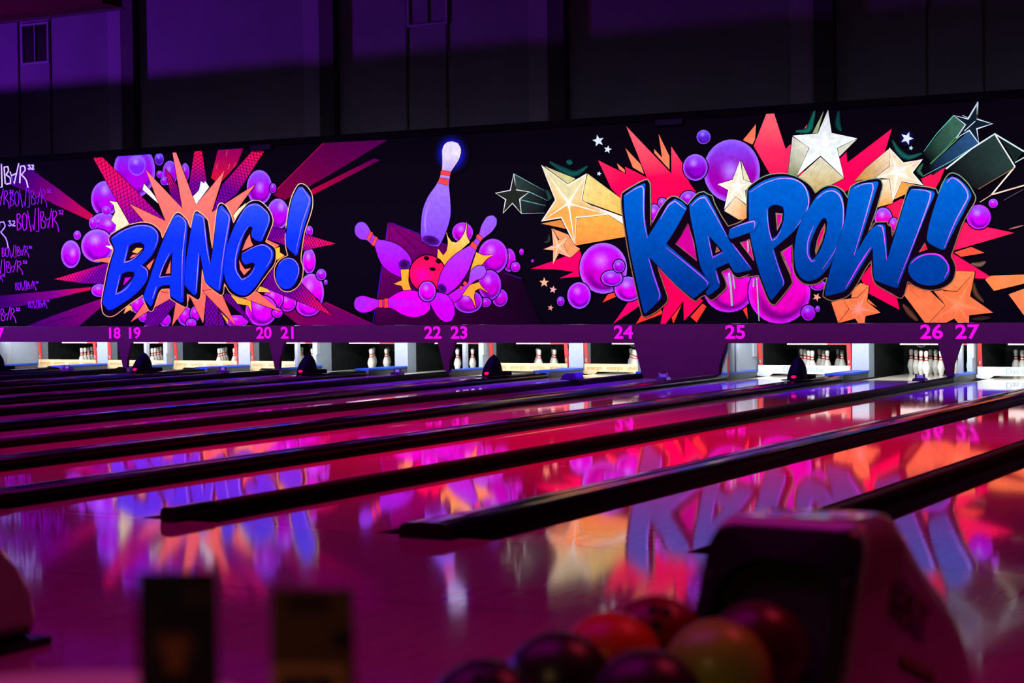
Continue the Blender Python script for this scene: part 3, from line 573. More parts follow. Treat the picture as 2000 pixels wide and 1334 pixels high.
ppin('h5', [(75, 1070), (95, 1010), (170, 988), (250, 1010), (340, 1030), (440, 1020), (560, 950), (700, 930), (820, 970), (890, 1060), (902, 1130), (840, 1190), (720, 1220), (600, 1190), (500, 1130), (440, 1115), (340, 1110), (250, 1155), (160, 1170), (90, 1130)], lgrad((695, 580), (150, 40, 210), (740, 600), (206, 0, 206)), [[(345, 1030), (380, 1030), (380, 1116), (345, 1114)], [(402, 1020), (442, 1018), (442, 1116), (402, 1118)]]).done()
bub('h5', 868, 940, 92, 108, body=(206, 0, 206), top=(160, 40, 214), name='painted_pin_head')
# --- KA-POW: flames, bubbles
RED = (255, 6, 74)
def flame(f, pts, col): P = fr(f, pts); return shapes('painted_flame', ('stroke', P, 2.6, BLK, {'closed': True}), ('poly', P, col, {}))
OR2 = (255, 128, 84); REDT = vgrad(250, (255, 112, 112), 345, (255, 6, 70)); DKO = vgrad(595, (250, 60, 40), 640, (255, 50, 40))
flame('i1', [(295, 565), (390, 645), (396, 690), (320, 635)], OR2); flame('i1', [(400, 378), (590, 580), (630, 700), (490, 615)], OR2); flame('i1', [(755, 388), (855, 497), (813, 205), (947, 480), (947, 645), (760, 440)], OR2)
flame('i2', [(452, 218), (442, 390), (410, 450), (305, 400)], OR2); flame('i2', [(1047, 202), (1030, 300), (950, 332)], (255, 84, 84)); flame('i1', [(60, 528), (412, 702), (396, 608), (665, 742), (408, 103), (972, 695), (968, 355), (1112, 570), (1190, 800), (1300, 960), (1000, 1100), (600, 1100), (340, 1000), (225, 880)], REDT)
flame('i2', [(568, 88), (657, 88), (787, 502), (838, 448), (960, 560), (1000, 800), (630, 820), (425, 465)], vgrad(225, (255, 116, 116), 315, (255, 20, 76)))
flame('i2', [(1400, 610), (1475, 535), (1485, 655), (1990, 270), (1890, 600), (1640, 880), (1400, 1020), (1300, 1000)], vgrad(250, (255, 20, 90), 350, (240, 0, 70)))
flame('i3', [(780, 885), (1042, 763), (985, 900), (930, 1000), (850, 1080)], (250, 20, 70)); flame('i3', [(1215, 870), (1462, 793), (1300, 950)], (240, 14, 66)); flame('g5', [(590, 420), (820, 300), (860, 320), (720, 640), (600, 520)], (255, 20, 70))
flame('i6', [(1010, 185), (1565, 306), (900, 500), (700, 420)], (255, 24, 80)); flame('i6', [(915, 517), (1100, 458), (1245, 522), (990, 565)], (255, 76, 50)); flame('i6', [(890, 520), (1350, 805), (1150, 800), (800, 800), (480, 540), (590, 400)], (255, 14, 80))
flame('g5', [(440, 1040), (550, 900), (580, 1040), (760, 1140), (800, 1334), (510, 1180)], (255, 0, 76))
flame('h7', [(58, 565), (340, 470), (700, 330), (760, 660), (425, 692), (625, 605), (380, 575)], (255, 0, 80)); flame('h7', [(990, 1006), (1060, 900), (1145, 875), (1165, 930)], DKO); flame('i4', [(470, 450), (128, 692), (330, 395), (460, 300)], (255, 0, 92))
flame('i4', [(780, 550), (425, 684), (495, 570), (740, 470)], DKO); flame('i4', [(1024, 425), (912, 694), (888, 600)], DKO); flame('i4', [(1345, 455), (1215, 664), (1133, 592), (1290, 420)], DKO); flame('i4', [(1867, 455), (1882, 625), (1812, 490)], DKO)
flame('i4', [(700, -60), (1300, 380), (1050, 645), (1040, 385), (812, 697), (743, 697), (800, 400)], vgrad(520, (190, 0, 70), 560, (255, 0, 76)))
bub('i1', 1720, 660, 350, 390, top=(120, 84, 236), body=(140, 0, 150), hi=(-0.05, 0.0), dark=False); bub('i1', 1370, 240, 86, 88, top=(120, 110, 255), body=(84, 30, 190)); bub('i1', 1268, 618, 152, 165, top=(134, 90, 240), body=(130, 0, 176))
bub('i1', 1190, 1010, 112, 100); bub('i1', 760, 1190, 80, 115, body=(180, 0, 190)); bub('i1', 860, 1058, 55, 62, body=(170, 30, 200))
bub('h7', 1000, 560, 310, 330, top=(160, 20, 220), body=(184, 0, 172), hi=(-0.1, 0.3)); bub('h7', 1325, 830, 180, 160, body=(206, 0, 196)); bub('h7', 1112, 690, 138, 100, body=(176, 0, 200)); bub('h7', 1205, 532, 74, 82, body=(160, 0, 196)); bub('h7', 685, 915, 152, 172, body=(176, 0, 200), top=(176, 30, 220)); bub('h7', 446, 990, 49, 60)
bub('g3', 1010, 1060, 225, 205, body=(220, 0, 160), top=(200, 0, 180), rim=(190, 40, 230)); bub('i5', 545, 520, 450, 460, body=(218, 0, 160), top=(214, 0, 200), rim=(204, 30, 220)); bub('i5', 1100, 420, 112, 78, body=(190, 0, 170)); bub('i5', 965, 822, 102, 112, body=(170, 0, 190), rim=(200, 30, 240)); bub('i5', 1100, 766, 34, 44, body=(170, 20, 200))
bub('g3', 610, 640, 140, 190, body=(190, 0, 130), outline=False, dark=False); bub('g3', 1190, 720, 90, 140, body=(200, 0, 120), outline=False, dark=False)
bub('i6', 1183, 133, 131, 133, body=(176, 0, 200), rim=(180, 40, 230)); bub('i3', 1562, 1152, 50, 48, body=(186, 0, 200)); bub('g5', 650, 480, 80, 95, body=(206, 0, 150)); bub('g5', 748, 545, 42, 66, body=(206, 0, 150))
# --- stars with their trails
STR_D = (14, 8, 22)
def ext(e, f, pts, col, lines=()):
    P = fr(f, pts); e.stroke(P, 2.0, STR_D, closed=True); e.poly(P, col)
    for l in lines: e.stroke(fr(f, l), 0.9, STR_D, taper=True)
def star_fill(e, f, pts, c_in, c_out, ctr, edge=None):
    P = fr(f, pts); C = fr(f, [ctr])[0]; e.stroke(P, 2.6, STR_D, closed=True)
    m = len(P); rings = (1.0, 0.88, 0.55, 0.25)
    V = [C]; Cc = [c_in]
    for r in rings:
        for p in P: V.append((C[0] + (p[0] - C[0]) * r, C[1] + (p[1] - C[1]) * r)); Cc.append((edge or c_in) if r == 1.0 else c_out(p) if callable(c_out) else mix(c_in, c_out, 1.0 if r > 0.5 else 0.35))
    F = []
    for q in range(3):
        for k in range(m): F.append((1 + q * m + k, 1 + q * m + (k + 1) % m, 1 + (q + 1) * m + (k + 1) % m, 1 + (q + 1) * m + k))
    F += [(0, 1 + 3 * m + k, 1 + 3 * m + (k + 1) % m) for k in range(m)]
    e._put(V, Cc, F)
    for k in range(0, m, 2): e.stroke([C, (C[0] + (P[k][0] - C[0]) * 0.86, C[1] + (P[k][1] - C[1]) * 0.86)], 3.0, c_in, taper=0.8)
def soft(f, pts, wpx, col, name='painted_glow'): return shapes(name, ('stroke', fr(f, pts), wpx * 1.7, col, {'sm': True, 'edge': BG, 'taper': True}))
TEAL = (16, 84, 74)
soft('h6', [(700, 100), (850, 190), (1000, 240), (1150, 150)], 9, TEAL); soft('h6', [(900, 90), (970, 120)], 8, (14, 100, 84)); soft('h6', [(660, 430), (700, 520), (650, 560)], 7, (30, 70, 54)); soft('h6', [(690, 960), (690, 1030), (640, 1050)], 5, (36, 50, 40))
soft('i2', [(1120, 60), (1080, 200), (1040, 290), (900, 300)], 8, (16, 120, 96)); soft('i2', [(1390, 70), (1380, 230), (1420, 300)], 8, (10, 76, 70)); soft('i3', [(470, 470), (540, 590), (640, 655), (790, 610)], 8, (24, 96, 84)); soft('i3', [(800, 720), (750, 800), (800, 860)], 6, (50, 100, 74))
soft('i6', [(1120, 830), (1150, 960), (1240, 1060)], 7, (96, 62, 34)); soft('i6', [(360, 1080), (440, 1180), (520, 1260)], 8, (110, 66, 40)); soft('i6', [(1100, 640), (1190, 650), (1260, 620)], 7, (120, 92, 70)); soft('i6', [(1110, 1240), (1310, 1225)], 6, (60, 34, 26)); soft('i6', [(1510, 265), (1668, 225)], 2.5, (170, 110, 100))
e = EL('painted_star_trail'); e.poly(fr('h6', [(275, 240), (650, 440), (680, 560), (640, 705), (365, 710), (345, 540), (460, 455), (305, 430)]), lgrad((1010, 370), (40, 60, 50), (1066, 400), BG)); [e.stroke(fr('h6', l), 1.3, (120, 190, 170), taper=0.8) for l in ([(275, 240), (640, 440)], [(460, 455), (680, 560)], [(365, 712), (640, 705)], [(345, 545), (660, 620)])]
P = fr('h6', [(275, 240), (305, 430), (460, 455), (345, 540), (365, 710), (260, 590), (150, 705), (180, 545), (60, 470), (235, 435)]); e.poly(P, (30, 34, 28)); e.stroke(P, 2.2, (206, 226, 200), closed=True); e.done('outlined hollow star left of the big gold star')
MUS = lgrad((1150, 360), (216, 210, 120), (1220, 460), (226, 150, 50))
e = EL('painted_star'); ext(e, 'h6', [(600, 830), (830, 785), (940, 900), (860, 885)], (190, 120, 50)); ext(e, 'h6', [(640, 150), (1005, 298), (915, 365)], (190, 194, 120), [[(760, 210), (900, 320)], [(800, 280), (860, 310)]])
ext(e, 'h6', [(1150, 240), (1560, 545), (1590, 740), (1080, 555)], MUS, [[(1150, 250), (1330, 400)], [(1230, 430), (1340, 495)], [(1100, 480), (1300, 560)], [(1150, 420), (1200, 430)], [(1410, 570), (1540, 640)]]); ext(e, 'h6', [(1130, 590), (1600, 760), (1600, 860), (1390, 740)], (236, 220, 190), [[(1250, 630), (1500, 740)]])
ext(e, 'h6', [(1020, 770), (1395, 730), (1600, 860), (1600, 985), (1000, 1090)], vgrad(425, (230, 160, 60), 480, (255, 128, 52)), [[(1130, 800), (1560, 930)], [(1140, 930), (1340, 930)], [(1030, 850), (1190, 870)], [(1230, 950), (1330, 950)], [(1030, 1050), (1130, 1030)], [(1290, 790), (1390, 830)]])
star_fill(e, 'h6', [(600, 135), (915, 365), (1140, 235), (1080, 555), (1395, 725), (1020, 765), (1000, 1090), (835, 765), (600, 805), (765, 550)], (232, 244, 216), lambda p: mix((206, 206, 140), (255, 150, 60), (p[1] - 370) / 60), (925, 590), (226, 240, 210)); e.done('big gold and white star with a striped trail left of the K')
e = EL('painted_star'); ext(e, 'h6', [(725, 885), (920, 960), (1000, 1090), (1062, 1130), (950, 1232), (865, 1090)], (230, 140, 80), [[(760, 900), (900, 970)], [(880, 1085), (1000, 1085)], [(950, 1190), (1050, 1130)]])
star_fill(e, 'h6', [(725, 885), (805, 1030), (915, 990), (865, 1090), (945, 1230), (810, 1180), (740, 1310), (745, 1145), (625, 1135), (745, 1085)], (255, 190, 150), (240, 150, 90), (800, 1100)); e.done()
WOOD = vgrad(325, (206, 216, 176), 375, (170, 140, 66))
e = EL('painted_star'); ext(e, 'i2', [(1222, 68), (1150, 322), (1092, 322)], (150, 176, 120)); ext(e, 'i2', [(868, 362), (1062, 490), (915, 810), (812, 800)], lambda x, y: mix((212, 224, 190), (110, 120, 66), (y - 290) / 55), [[(890, 380), (870, 560)], [(940, 500), (920, 620)], [(1010, 470), (980, 600)], [(890, 650), (880, 770)]])
ext(e, 'i2', [(1602, 384), (1368, 498), (1400, 585)], (200, 214, 180)); ext(e, 'i2', [(1185, 590), (1450, 830), (1130, 1000), (920, 830)], WOOD, [[(1160, 630), (1050, 850)], [(1230, 640), (1120, 850)], [(1320, 710), (1270, 770)], [(1280, 810), (1120, 940)], [(1440, 830), (1200, 900)]])
star_fill(e, 'i2', [(1270, 45), (1310, 320), (1600, 380), (1370, 490), (1447, 820), (1185, 575), (920, 800), (1060, 490), (870, 350), (1155, 325)], (240, 252, 242), (222, 244, 222), (1220, 420), (240, 250, 240)); e.done('large white star at the top edge above the O')
e = EL('painted_star'); ext(e, 'i2', [(290, 640), (390, 870), (310, 850)], (206, 206, 160)); ext(e, 'i2', [(225, 1040), (350, 1145), (360, 1295), (260, 1300), (95, 1200)], lgrad((1420, 390), (232, 222, 180), (1462, 425), (220, 130, 50)), [[(200, 1090), (240, 1110)], [(230, 1160), (290, 1210)], [(110, 1190), (240, 1280)]])
star_fill(e, 'i2', [(275, 630), (310, 850), (420, 890), (330, 970), (350, 1130), (225, 1035), (95, 1185), (140, 965), (20, 900), (190, 850)], (238, 244, 226), (216, 214, 170), (240, 920)); e.done('pale star between the big bubble and the P')
e = EL('painted_star'); ext(e, 'i3', [(435, 560), (440, 755), (280, 880), (60, 910), (180, 770)], lgrad((1735, 300), (226, 216, 170), (1680, 350), (170, 120, 50)), [[(420, 590), (250, 760)], [(430, 690), (250, 840)], [(200, 800), (100, 880)]])
ext(e, 'i3', [(300, 900), (440, 890), (475, 1150), (290, 1200)], lgrad((1720, 350), (240, 220, 180), (1720, 405), (226, 140, 50)), [[(420, 920), (340, 980)], [(440, 1090), (320, 1150)]]); ext(e, 'i3', [(570, 920), (720, 950), (640, 1040), (490, 1110)], (222, 150, 60), [[(650, 940), (560, 1000)], [(610, 1030), (530, 1060)]])
star_fill(e, 'i3', [(435, 545), (590, 710), (800, 675), (690, 820), (805, 955), (570, 915), (475, 1130), (440, 885), (290, 875), (440, 755)], (242, 246, 232), (226, 208, 160), (520, 810)); e.done('cream star above the W')
def small_star(f, x, y, r, col, rot=0.2):
    ox, oy, s = FR[f]; C = (ox + x / s, oy + y / s); r /= s
    P = [(C[0] + (r if k % 2 == 0 else r * 0.42) * math.sin(rot + PI * k / 5), C[1] - (r if k % 2 == 0 else r * 0.42) * math.cos(rot + PI * k / 5)) for k in range(10)]
    return shapes('painted_small_star', ('poly', P, col, {}))
e = EL('painted_glow'); e.disc(1773, 270, 17, 17, lambda u, v: mix((24, 16, 130), BG, math.hypot(u, v) ** 0.8)); e.done()
small_star('i3', 628, 448, 74, (206, 236, 255), 0.35); small_star('i3', 672, 553, 28, (170, 226, 236)); small_star('i1', 68, 288, 76, (214, 246, 232), -0.2); small_star('i1', 185, 395, 52, (206, 240, 226)); small_star('i1', 78, 695, 32, (190, 226, 206))
small_star('h7', 235, 745, 66, (226, 170, 120), 0.0); small_star('h7', 350, 838, 52, (226, 170, 150)); small_star('h7', 318, 1075, 42, (226, 150, 120)); small_star('i5', 1090, 595, 64, (226, 150, 120), 0.45)
PALE = (206, 240, 236)
e = EL('painted_star_trail'); e.poly(fr('i3', [(1135, 200), (1260, 320), (900, 720), (800, 610)]), lgrad((1870, 240), (60, 110, 84), (1810, 310), (12, 12, 16))); e.poly(fr('i3', [(1300, 370), (1410, 500), (900, 850), (860, 760)]), lgrad((1900, 265), (40, 84, 120), (1830, 330), (12, 12, 18)))
for l, c in (([(1135, 200), (950, 400), (810, 590)], (100, 200, 180)), ([(1265, 315), (1050, 560), (880, 720)], (80, 150, 110)), ([(1240, 390), (1000, 620), (880, 730)], (90, 150, 90)), ([(1410, 505), (1100, 700), (800, 860)], (110, 190, 170))): e.stroke(fr('i3', l), 2.0, c, taper=0.7)
P = fr('i3', [(1395, 55), (1388, 240), (1555, 290), (1385, 345), (1410, 505), (1305, 362), (1165, 445), (1262, 300), (1135, 200), (1290, 238)]); e.poly(P, (14, 30, 40)); e.stroke(P, 3.0, (220, 246, 250), closed=True); e.stroke(fr('i3', [(1395, 70), (1300, 230), (1230, 200)]), 1.4, PALE); e.stroke(fr('i3', [(1370, 260), (1250, 370)]), 1.6, PALE); e.done('white outlined hollow star in the upper right corner')
e = EL('painted_star_trail'); e.poly(fr('i3', [(1580, 400), (1800, 760), (1640, 860), (1380, 1000), (1050, 780)]), lgrad((1955, 300), (38, 58, 52), (1870, 350), (12, 9, 14))); e.poly(fr('i3', [(1640, 450), (1890, 590), (1800, 710)]), (20, 34, 30))
for l, wd, c in (([(1050, 780), (1330, 560), (1580, 400), (1900, 592), (2060, 500)], 3, PALE), ([(1580, 400), (1800, 755)], 2.6, (226, 244, 226)), ([(1800, 755), (1545, 1060)], 2.8, (226, 226, 196)), ([(1800, 765), (1400, 1000)], 1.2, (150, 110, 70)), ([(1545, 1060), (1890, 960), (2040, 930)], 2.6, (230, 200, 170)), ([(1545, 1060), (1420, 1140)], 1.6, (200, 160, 130)), ([(1800, 712), (1960, 620)], 1.8, (190, 226, 216)), ([(1890, 1000), (1680, 1120)], 1.2, (90, 70, 90))): e.stroke(fr('i3', l), wd, c)
e.done('large hollow star cut by the right edge of the picture')
OS = (255, 126, 66)
e = EL('painted_star'); ext(e, 'i5', [(1720, 390), (1845, 430), (1685, 600), (1590, 600), (1600, 500)], OS, [[(1730, 410), (1820, 440)], [(1660, 520), (1710, 560)]]); ext(e, 'i5', [(1300, 670), (1480, 620), (1560, 770), (1400, 985)], OS, [[(1470, 670), (1530, 780)], [(1360, 760), (1410, 920)]]); ext(e, 'i5', [(1830, 620), (1960, 740), (1820, 660)], OS)
star_fill(e, 'i5', [(1845, 430), (1815, 660), (2010, 820), (1795, 870), (1780, 985), (1690, 985), (1645, 905), (1400, 980), (1560, 770), (1480, 630), (1685, 600)], (255, 152, 120), (255, 122, 62), (1700, 760), (255, 126, 66)); e.done('orange star below the W')
e = EL('painted_star'); ext(e, 'i6', [(920, 718), (1145, 725), (950, 945), (780, 920)], OS, [[(970, 750), (1110, 745)], [(900, 800), (960, 825)], [(910, 880), (970, 910)]]); ext(e, 'i6', [(380, 985), (420, 860), (640, 920), (825, 1095), (650, 1285), (600, 1288)], vgrad(555, (200, 90, 50), 580, OS), [[(430, 910), (620, 1090)], [(450, 915), (540, 1010)], [(560, 1130), (660, 1250)], [(690, 1020), (790, 1120)]])
ext(e, 'i6', [(700, 940), (800, 920), (825, 1095)], OS); star_fill(e, 'i6', [(1145, 725), (1090, 995), (1340, 1170), (1080, 1200), (1080, 1290), (960, 1290), (920, 1235), (830, 1290), (650, 1290), (825, 1095), (720, 935), (950, 945)], (255, 144, 88), (255, 118, 60), (960, 1080), OS); e.done('big orange star below the exclamation mark')
e = EL('painted_star'); P = fr('i6', [(1320, 770), (1830, 752), (2000, 560), (2080, 770), (2400, 800), (2160, 900), (1900, 800), (1350, 935), (1255, 812)]); e.poly(P, (255, 132, 66)); P = fr('i6', [(1508, 972), (1900, 830), (2160, 930), (2230, 1280), (2000, 1150), (1770, 1290), (1668, 1190)]); e.poly(P, (255, 132, 72)); e.done('orange star cut by the right edge of the picture')
# --- KA-POW lettering
KP = fr('g3', [(52, 205), (75, 180), (180, 115), (250, 80), (285, 72), (308, 110), (312, 230), (314, 490), (400, 330), (450, 265), (490, 230), (530, 224), (580, 245), (645, 298), (690, 240), (740, 195), (790, 180), (830, 205), (865, 220), (890, 290), (950, 400), (1010, 492), (1100, 460)]) + \
    fr('g4', [(95, 480), (98, 240), (110, 200), (180, 140), (270, 90), (370, 68), (470, 70), (560, 95), (640, 140), (700, 190), (735, 248), (790, 205), (850, 180), (920, 185), (990, 225), (1035, 292)]) + \
    fr('g5', [(335, 230), (350, 190), (420, 150), (520, 122), (600, 112), (632, 125), (648, 180), (590, 400), (510, 625), (570, 530), (600, 518), (690, 518), (700, 545), (728, 560), (738, 655), (790, 500), (870, 240), (890, 190), (930, 178), (1060, 192), (1145, 212), (1166, 262), (1190, 190), (1220, 130), (1260, 75), (1300, 62), (1360, 85), (1440, 160), (1490, 240), (1512, 290), (1500, 340), (1440, 440), (1380, 560), (1300, 790), (1285, 835), (1315, 900), (1327, 960), (1300, 1060), (1230, 1120), (1130, 1152), (1030, 1147), (940, 1112), (882, 1072), (850, 1190), (825, 1228), (800, 1226), (740, 1192), (600, 1112), (565, 1070), (548, 1000), (540, 880), (480, 970), (400, 1112), (340, 1192), (290, 1225), (180, 1252), (130, 1237), (92, 1210), (95, 1170), (130, 1035)]) + \
    fr('g4', [(820, 1045), (760, 1087), (690, 1102), (620, 1087), (560, 1032), (532, 960), (522, 730), (415, 800), (440, 870), (500, 1000), (522, 1080), (500, 1120), (420, 1222), (360, 1292), (320, 1277), (280, 1210), (215, 1040), (205, 1015), (100, 1032)]) + \
    fr('g3', [(1200, 925), (1100, 957), (1060, 935), (1020, 872), (950, 905), (985, 980), (992, 1040), (950, 1090), (880, 1150), (850, 1157), (800, 1112), (760, 1132), (720, 1167), (690, 1152), (560, 1042), (372, 850), (430, 1020), (467, 1130), (460, 1172), (400, 1232), (330, 1282), (258, 1312), (236, 1290), (212, 1200), (168, 1000), (118, 760), (72, 480), (48, 300)])
sm2 = smooth(KP, True, 4); DR2 = (16, 2, 16)
shapes('painted_word_shadow', ('poly', sm2, DR2, {}), ('stroke', sm2, 2.0, lambda x, y: mix((112, 150, 116), (122, 92, 64), (y - 370) / 80), {'closed': True}))
def gap(f, pts, col, edge=(124, 100, 72)): P = fr(f, pts); return shapes('painted_gap', ('poly', P, col, {}), ('stroke', P, 1.7, edge, {'closed': True}))
BLUE2 = vgrad(350, (2, 92, 180), 560, (0, 50, 120)); HL2 = lambda x, y: mix((184, 142, 255), (150, 70, 240), (y - 380) / 120); HL3 = lambda x, y: mix((176, 130, 255), (200, 50, 255), (y - 400) / 110)
letter('g3', [(660, 300), (740, 228), (790, 207), (825, 228), (860, 290), (940, 450), (1010, 600), (1040, 650), (1228, 880), (1100, 910), (1060, 905), (1015, 820), (900, 870), (938, 1000), (930, 1040), (870, 1090), (825, 1118), (808, 1085), (860, 1010), (770, 880), (720, 650), (670, 400)],
       [[(680, 310), (740, 250), (800, 230), (860, 330), (1000, 585)], [(1040, 640), (1215, 870)], [(828, 585), (870, 775), (965, 720)], [(895, 890), (930, 1010)]], BLUE2, HL2, [[(838, 580), (968, 722), (868, 762)]], [([(905, 670), (893, 732), (940, 716)], (130, 84, 60))], 2.2)
letter('g3', [(72, 215), (175, 140), (265, 105), (262, 400), (290, 585), (400, 410), (470, 290), (530, 245), (600, 280), (640, 330), (560, 480), (455, 650), (640, 810), (872, 1000), (800, 1060), (700, 1142), (560, 1032), (420, 890), (303, 772), (350, 930), (412, 1120), (400, 1150), (270, 1278), (250, 1260), (180, 960), (120, 660), (80, 380)],
       [[(85, 215), (180, 155), (235, 132), (250, 160), (250, 330), (260, 480), (285, 600)], [(400, 430), (470, 310), (530, 265), (630, 345)], [(445, 680), (600, 800), (780, 950), (825, 1000), (815, 1025)], [(295, 780), (340, 930), (395, 1100), (385, 1155)]], BLUE2, HL2, (), (), 2.4)
gap('g3', [(650, 470), (540, 650), (728, 802), (700, 640)], (176, 0, 120)); gap('g3', [(1118, 640), (1200, 610), (1242, 808)], (190, 20, 110), (120, 120, 100))
letter('g4', [(115, 230), (200, 165), (320, 110), (430, 95), (540, 110), (620, 160), (670, 230), (687, 320), (665, 410), (600, 520), (540, 600), (440, 690), (350, 765), (400, 930), (452, 1080), (440, 1110), (330, 1247), (308, 1225), (240, 1060), (180, 860), (130, 640), (118, 480)],
       [[(135, 240), (250, 165), (400, 115), (530, 120), (620, 170), (665, 260), (670, 370), (620, 480), (555, 570)], [(285, 395), (300, 560), (330, 690), (370, 670), (420, 590)], [(340, 775), (400, 960), (440, 1070), (435, 1115)]], BLUE2, HL2, [[(300, 395), (330, 365), (390, 360), (435, 380), (446, 430), (430, 540), (380, 640), (335, 672), (316, 640), (300, 480)]], [([(366, 433), (434, 438), (422, 520), (380, 602)], (124, 112, 90)), ([(378, 447), (422, 452), (412, 518), (384, 570)], (190, 0, 120))], 2.0)
letter('g3', [(1020, 520), (1100, 480), (1270, 423), (1287, 440), (1270, 492), (1240, 532), (1040, 607), (1013, 590)], [[(1035, 515), (1150, 470), (1240, 445), (1250, 470), (1240, 515)]], BLUE2, HL2, (), (), 2.6)
letter('g4', [(690, 370), (740, 290), (820, 220), (890, 200), (950, 220), (990, 290), (1002, 400), (985, 600), (930, 800), (850, 950), (760, 1040), (670, 1067), (600, 1032), (555, 950), (540, 820), (560, 640), (620, 480)],
       [[(745, 305), (830, 240), (900, 230), (960, 270), (995, 370), (990, 560), (930, 760), (800, 960)], [(720, 560), (670, 690), (665, 820), (700, 885), (740, 875)]], BLUE2, HL2, [[(830, 480), (846, 520), (835, 620), (790, 760), (730, 850), (700, 862), (683, 800), (690, 720), (740, 590), (800, 490)]], [([(826, 530), (832, 580), (800, 700), (740, 828), (732, 790), (750, 690), (790, 590)], (124, 92, 62)), ([(800, 575), (815, 600), (780, 700), (752, 760), (758, 690)], (220, 0, 96))], 2.6)
letter('g5', [(330, 280), (365, 195), (460, 160), (600, 140), (607, 165), (570, 280), (510, 480), (408, 792), (520, 610), (590, 545), (650, 540), (672, 560), (692, 862), (760, 640), (870, 290), (910, 210), (1000, 210), (1120, 230), (1132, 260), (1080, 380), (960, 680), (790, 1130), (760, 1130), (580, 1060), (563, 1020), (555, 758), (480, 880), (310, 1150), (200, 1190), (120, 1207), (113, 1170), (160, 960), (240, 690), (300, 480)],
       [[(385, 205), (470, 165), (550, 160), (560, 200), (500, 430), (380, 830)], [(600, 555), (640, 560), (660, 640), (685, 870)], [(540, 750), (440, 900), (300, 1140)], [(920, 215), (1040, 225), (1095, 245), (1085, 310), (960, 650), (785, 1090)]], BLUE2, HL3, (), (), 2.6)
shapes('painted_letter', ('poly', fr('g5', [(1170, 250), (1230, 130), (1290, 95), (1350, 115), (1440, 200), (1472, 270), (1460, 310), (1390, 450), (1310, 600), (1230, 770), (1200, 777), (1080, 717), (1058, 680), (1080, 540)]), BLUE2, {'sm': True}), ('disc', 1590 + 1080 / 4.766, 325 + 960 / 4.766, 41, 31.5, lambda u, v: (0, 58, 132), 0.05, 2, 34),
       ('stroke', fr('g5', [(1245, 155), (1290, 110), (1360, 140), (1430, 230), (1440, 290), (1320, 520), (1220, 760)]), 3.0, HL3, {'sm': True, 'taper': True}), ('stroke', fr('g5', [(910, 905), (980, 845), (1080, 815), (1180, 830), (1240, 890), (1260, 960), (1220, 1040)]), 3.4, (190, 50, 255), {'sm': True, 'taper': True}))
gap('g5', [(1040, 715), (1064, 770), (985, 800)], (250, 20, 60)); gap('g4', [(518, 735), (520, 900), (515, 1010), (425, 800)], (206, 0, 170))
DRIP = (150, 170, 160)
shapes('painted_drips', ('stroke', fr('i4', [(1640, 20), (1665, 200), (1680, 450)]), 4.0, DRIP, {}), ('stroke', fr('i4', [(1690, 40), (1718, 230)]), 2.4, DRIP, {}), ('stroke', fr('i5', [(225, 310), (245, 700), (258, 940)]), 2.6, DRIP, {}), ('stroke', fr('i5', [(180, 330), (178, 450)]), 3.0, DRIP, {}), ('stroke', fr('g3', [(1185, 625), (1190, 720)]), 2.4, (150, 180, 170), {}))
# --- lane numbers, divider legs, small lamp brackets
M_num = mat('lane_number', (255, 0, 214), rough=0.7, spec=0.1)
M_num.node_tree.nodes['Principled BSDF'].inputs['Specular IOR Level'].default_value = 0.1
NUMX = {17: -24.53, 18: -21.66, 19: -21.19, 20: -18.29, 21: -17.77, 22: -14.89, 23: -14.39, 24: -11.473, 25: -9.642, 26: -6.71, 27: -6.216, 28: -3.32, 29: -2.83}
for n, x in NUMX.items():
    t = text_mesh('lane_number', str(n), 0.275, M_num, band, bold=0.0065, depth=0.002); t.location = (x - MX, -0.024, 0.695); t.rotation_euler = (PI / 2, 0, 0); t.scale.x = 1.2
for (a, b) in ((16, 17), (18, 19), (20, 21), (22, 23), (26, 27), (28, 29)):
    xc = (LANES[a] + LANES[b]) / 2 - MX
    MB().prism([(xc - 0.165, 0.545), (xc - 0.075, 0.22), (xc - 0.045, 0.085), (xc + 0.045, 0.085), (xc + 0.06, 0.25), (xc + 0.165, 0.545)], 'y', -0.018, 0.05).build('divider_leg', M_band, mask)
xa, xb = -11.30 - MX, -9.79 - MX
MB().prism([(xa, 0.545), (xa + 0.11, 0.12), (xa + 0.11, 0.0), (xb - 0.12, 0.0), (xb - 0.12, 0.2), (xb, 0.545)], 'y', -0.018, 0.05).build('broad_pillar', M_band, mask)
for px, py in ((515, 289), (1311, 240)):
    d = ray_px(px, py); t = Y_MASK / d.y; x, z = d.x * t - MX, CAM_H + d.z * t
    MB().box(x - 0.22, x + 0.22, -0.10, 0.0, z - 0.04, z + 0.05).build('lamp_bracket', mat('bracket', (20, 10, 34), rough=0.6, spec=0.0), mask, bevel=0.012)

# ------------------------------------------------------------------ pin end of the lanes
M_grey = mat('kickback_grey', (150, 162, 176), rough=0.55, noise=0.10, nscale=30)
M_greyl = mat('kickback_light', (158, 166, 176), rough=0.5, noise=0.06, nscale=20)
M_red = mat('sweep_red', (222, 58, 52), rough=0.4)
M_pinw = mat('pin_white', (226, 224, 214), rough=0.3, noise=0.06, nscale=14)
M_pinr = mat('pin_red', (206, 44, 34), rough=0.35)
M_cream = mat('board_cream', (220, 194, 150), rough=0.5, noise=0.04, nscale=6)
M_white = mat('board_white', (228, 232, 232), rough=0.5, noise=0.03, nscale=6)
pit = MB().box(-27.2, 2.0, 27.55, 27.62, -0.22, 1.2).build('pit_curtain', M_dark); tag(pit, 'black rubber curtain closing the pit behind the pins', 'curtain')
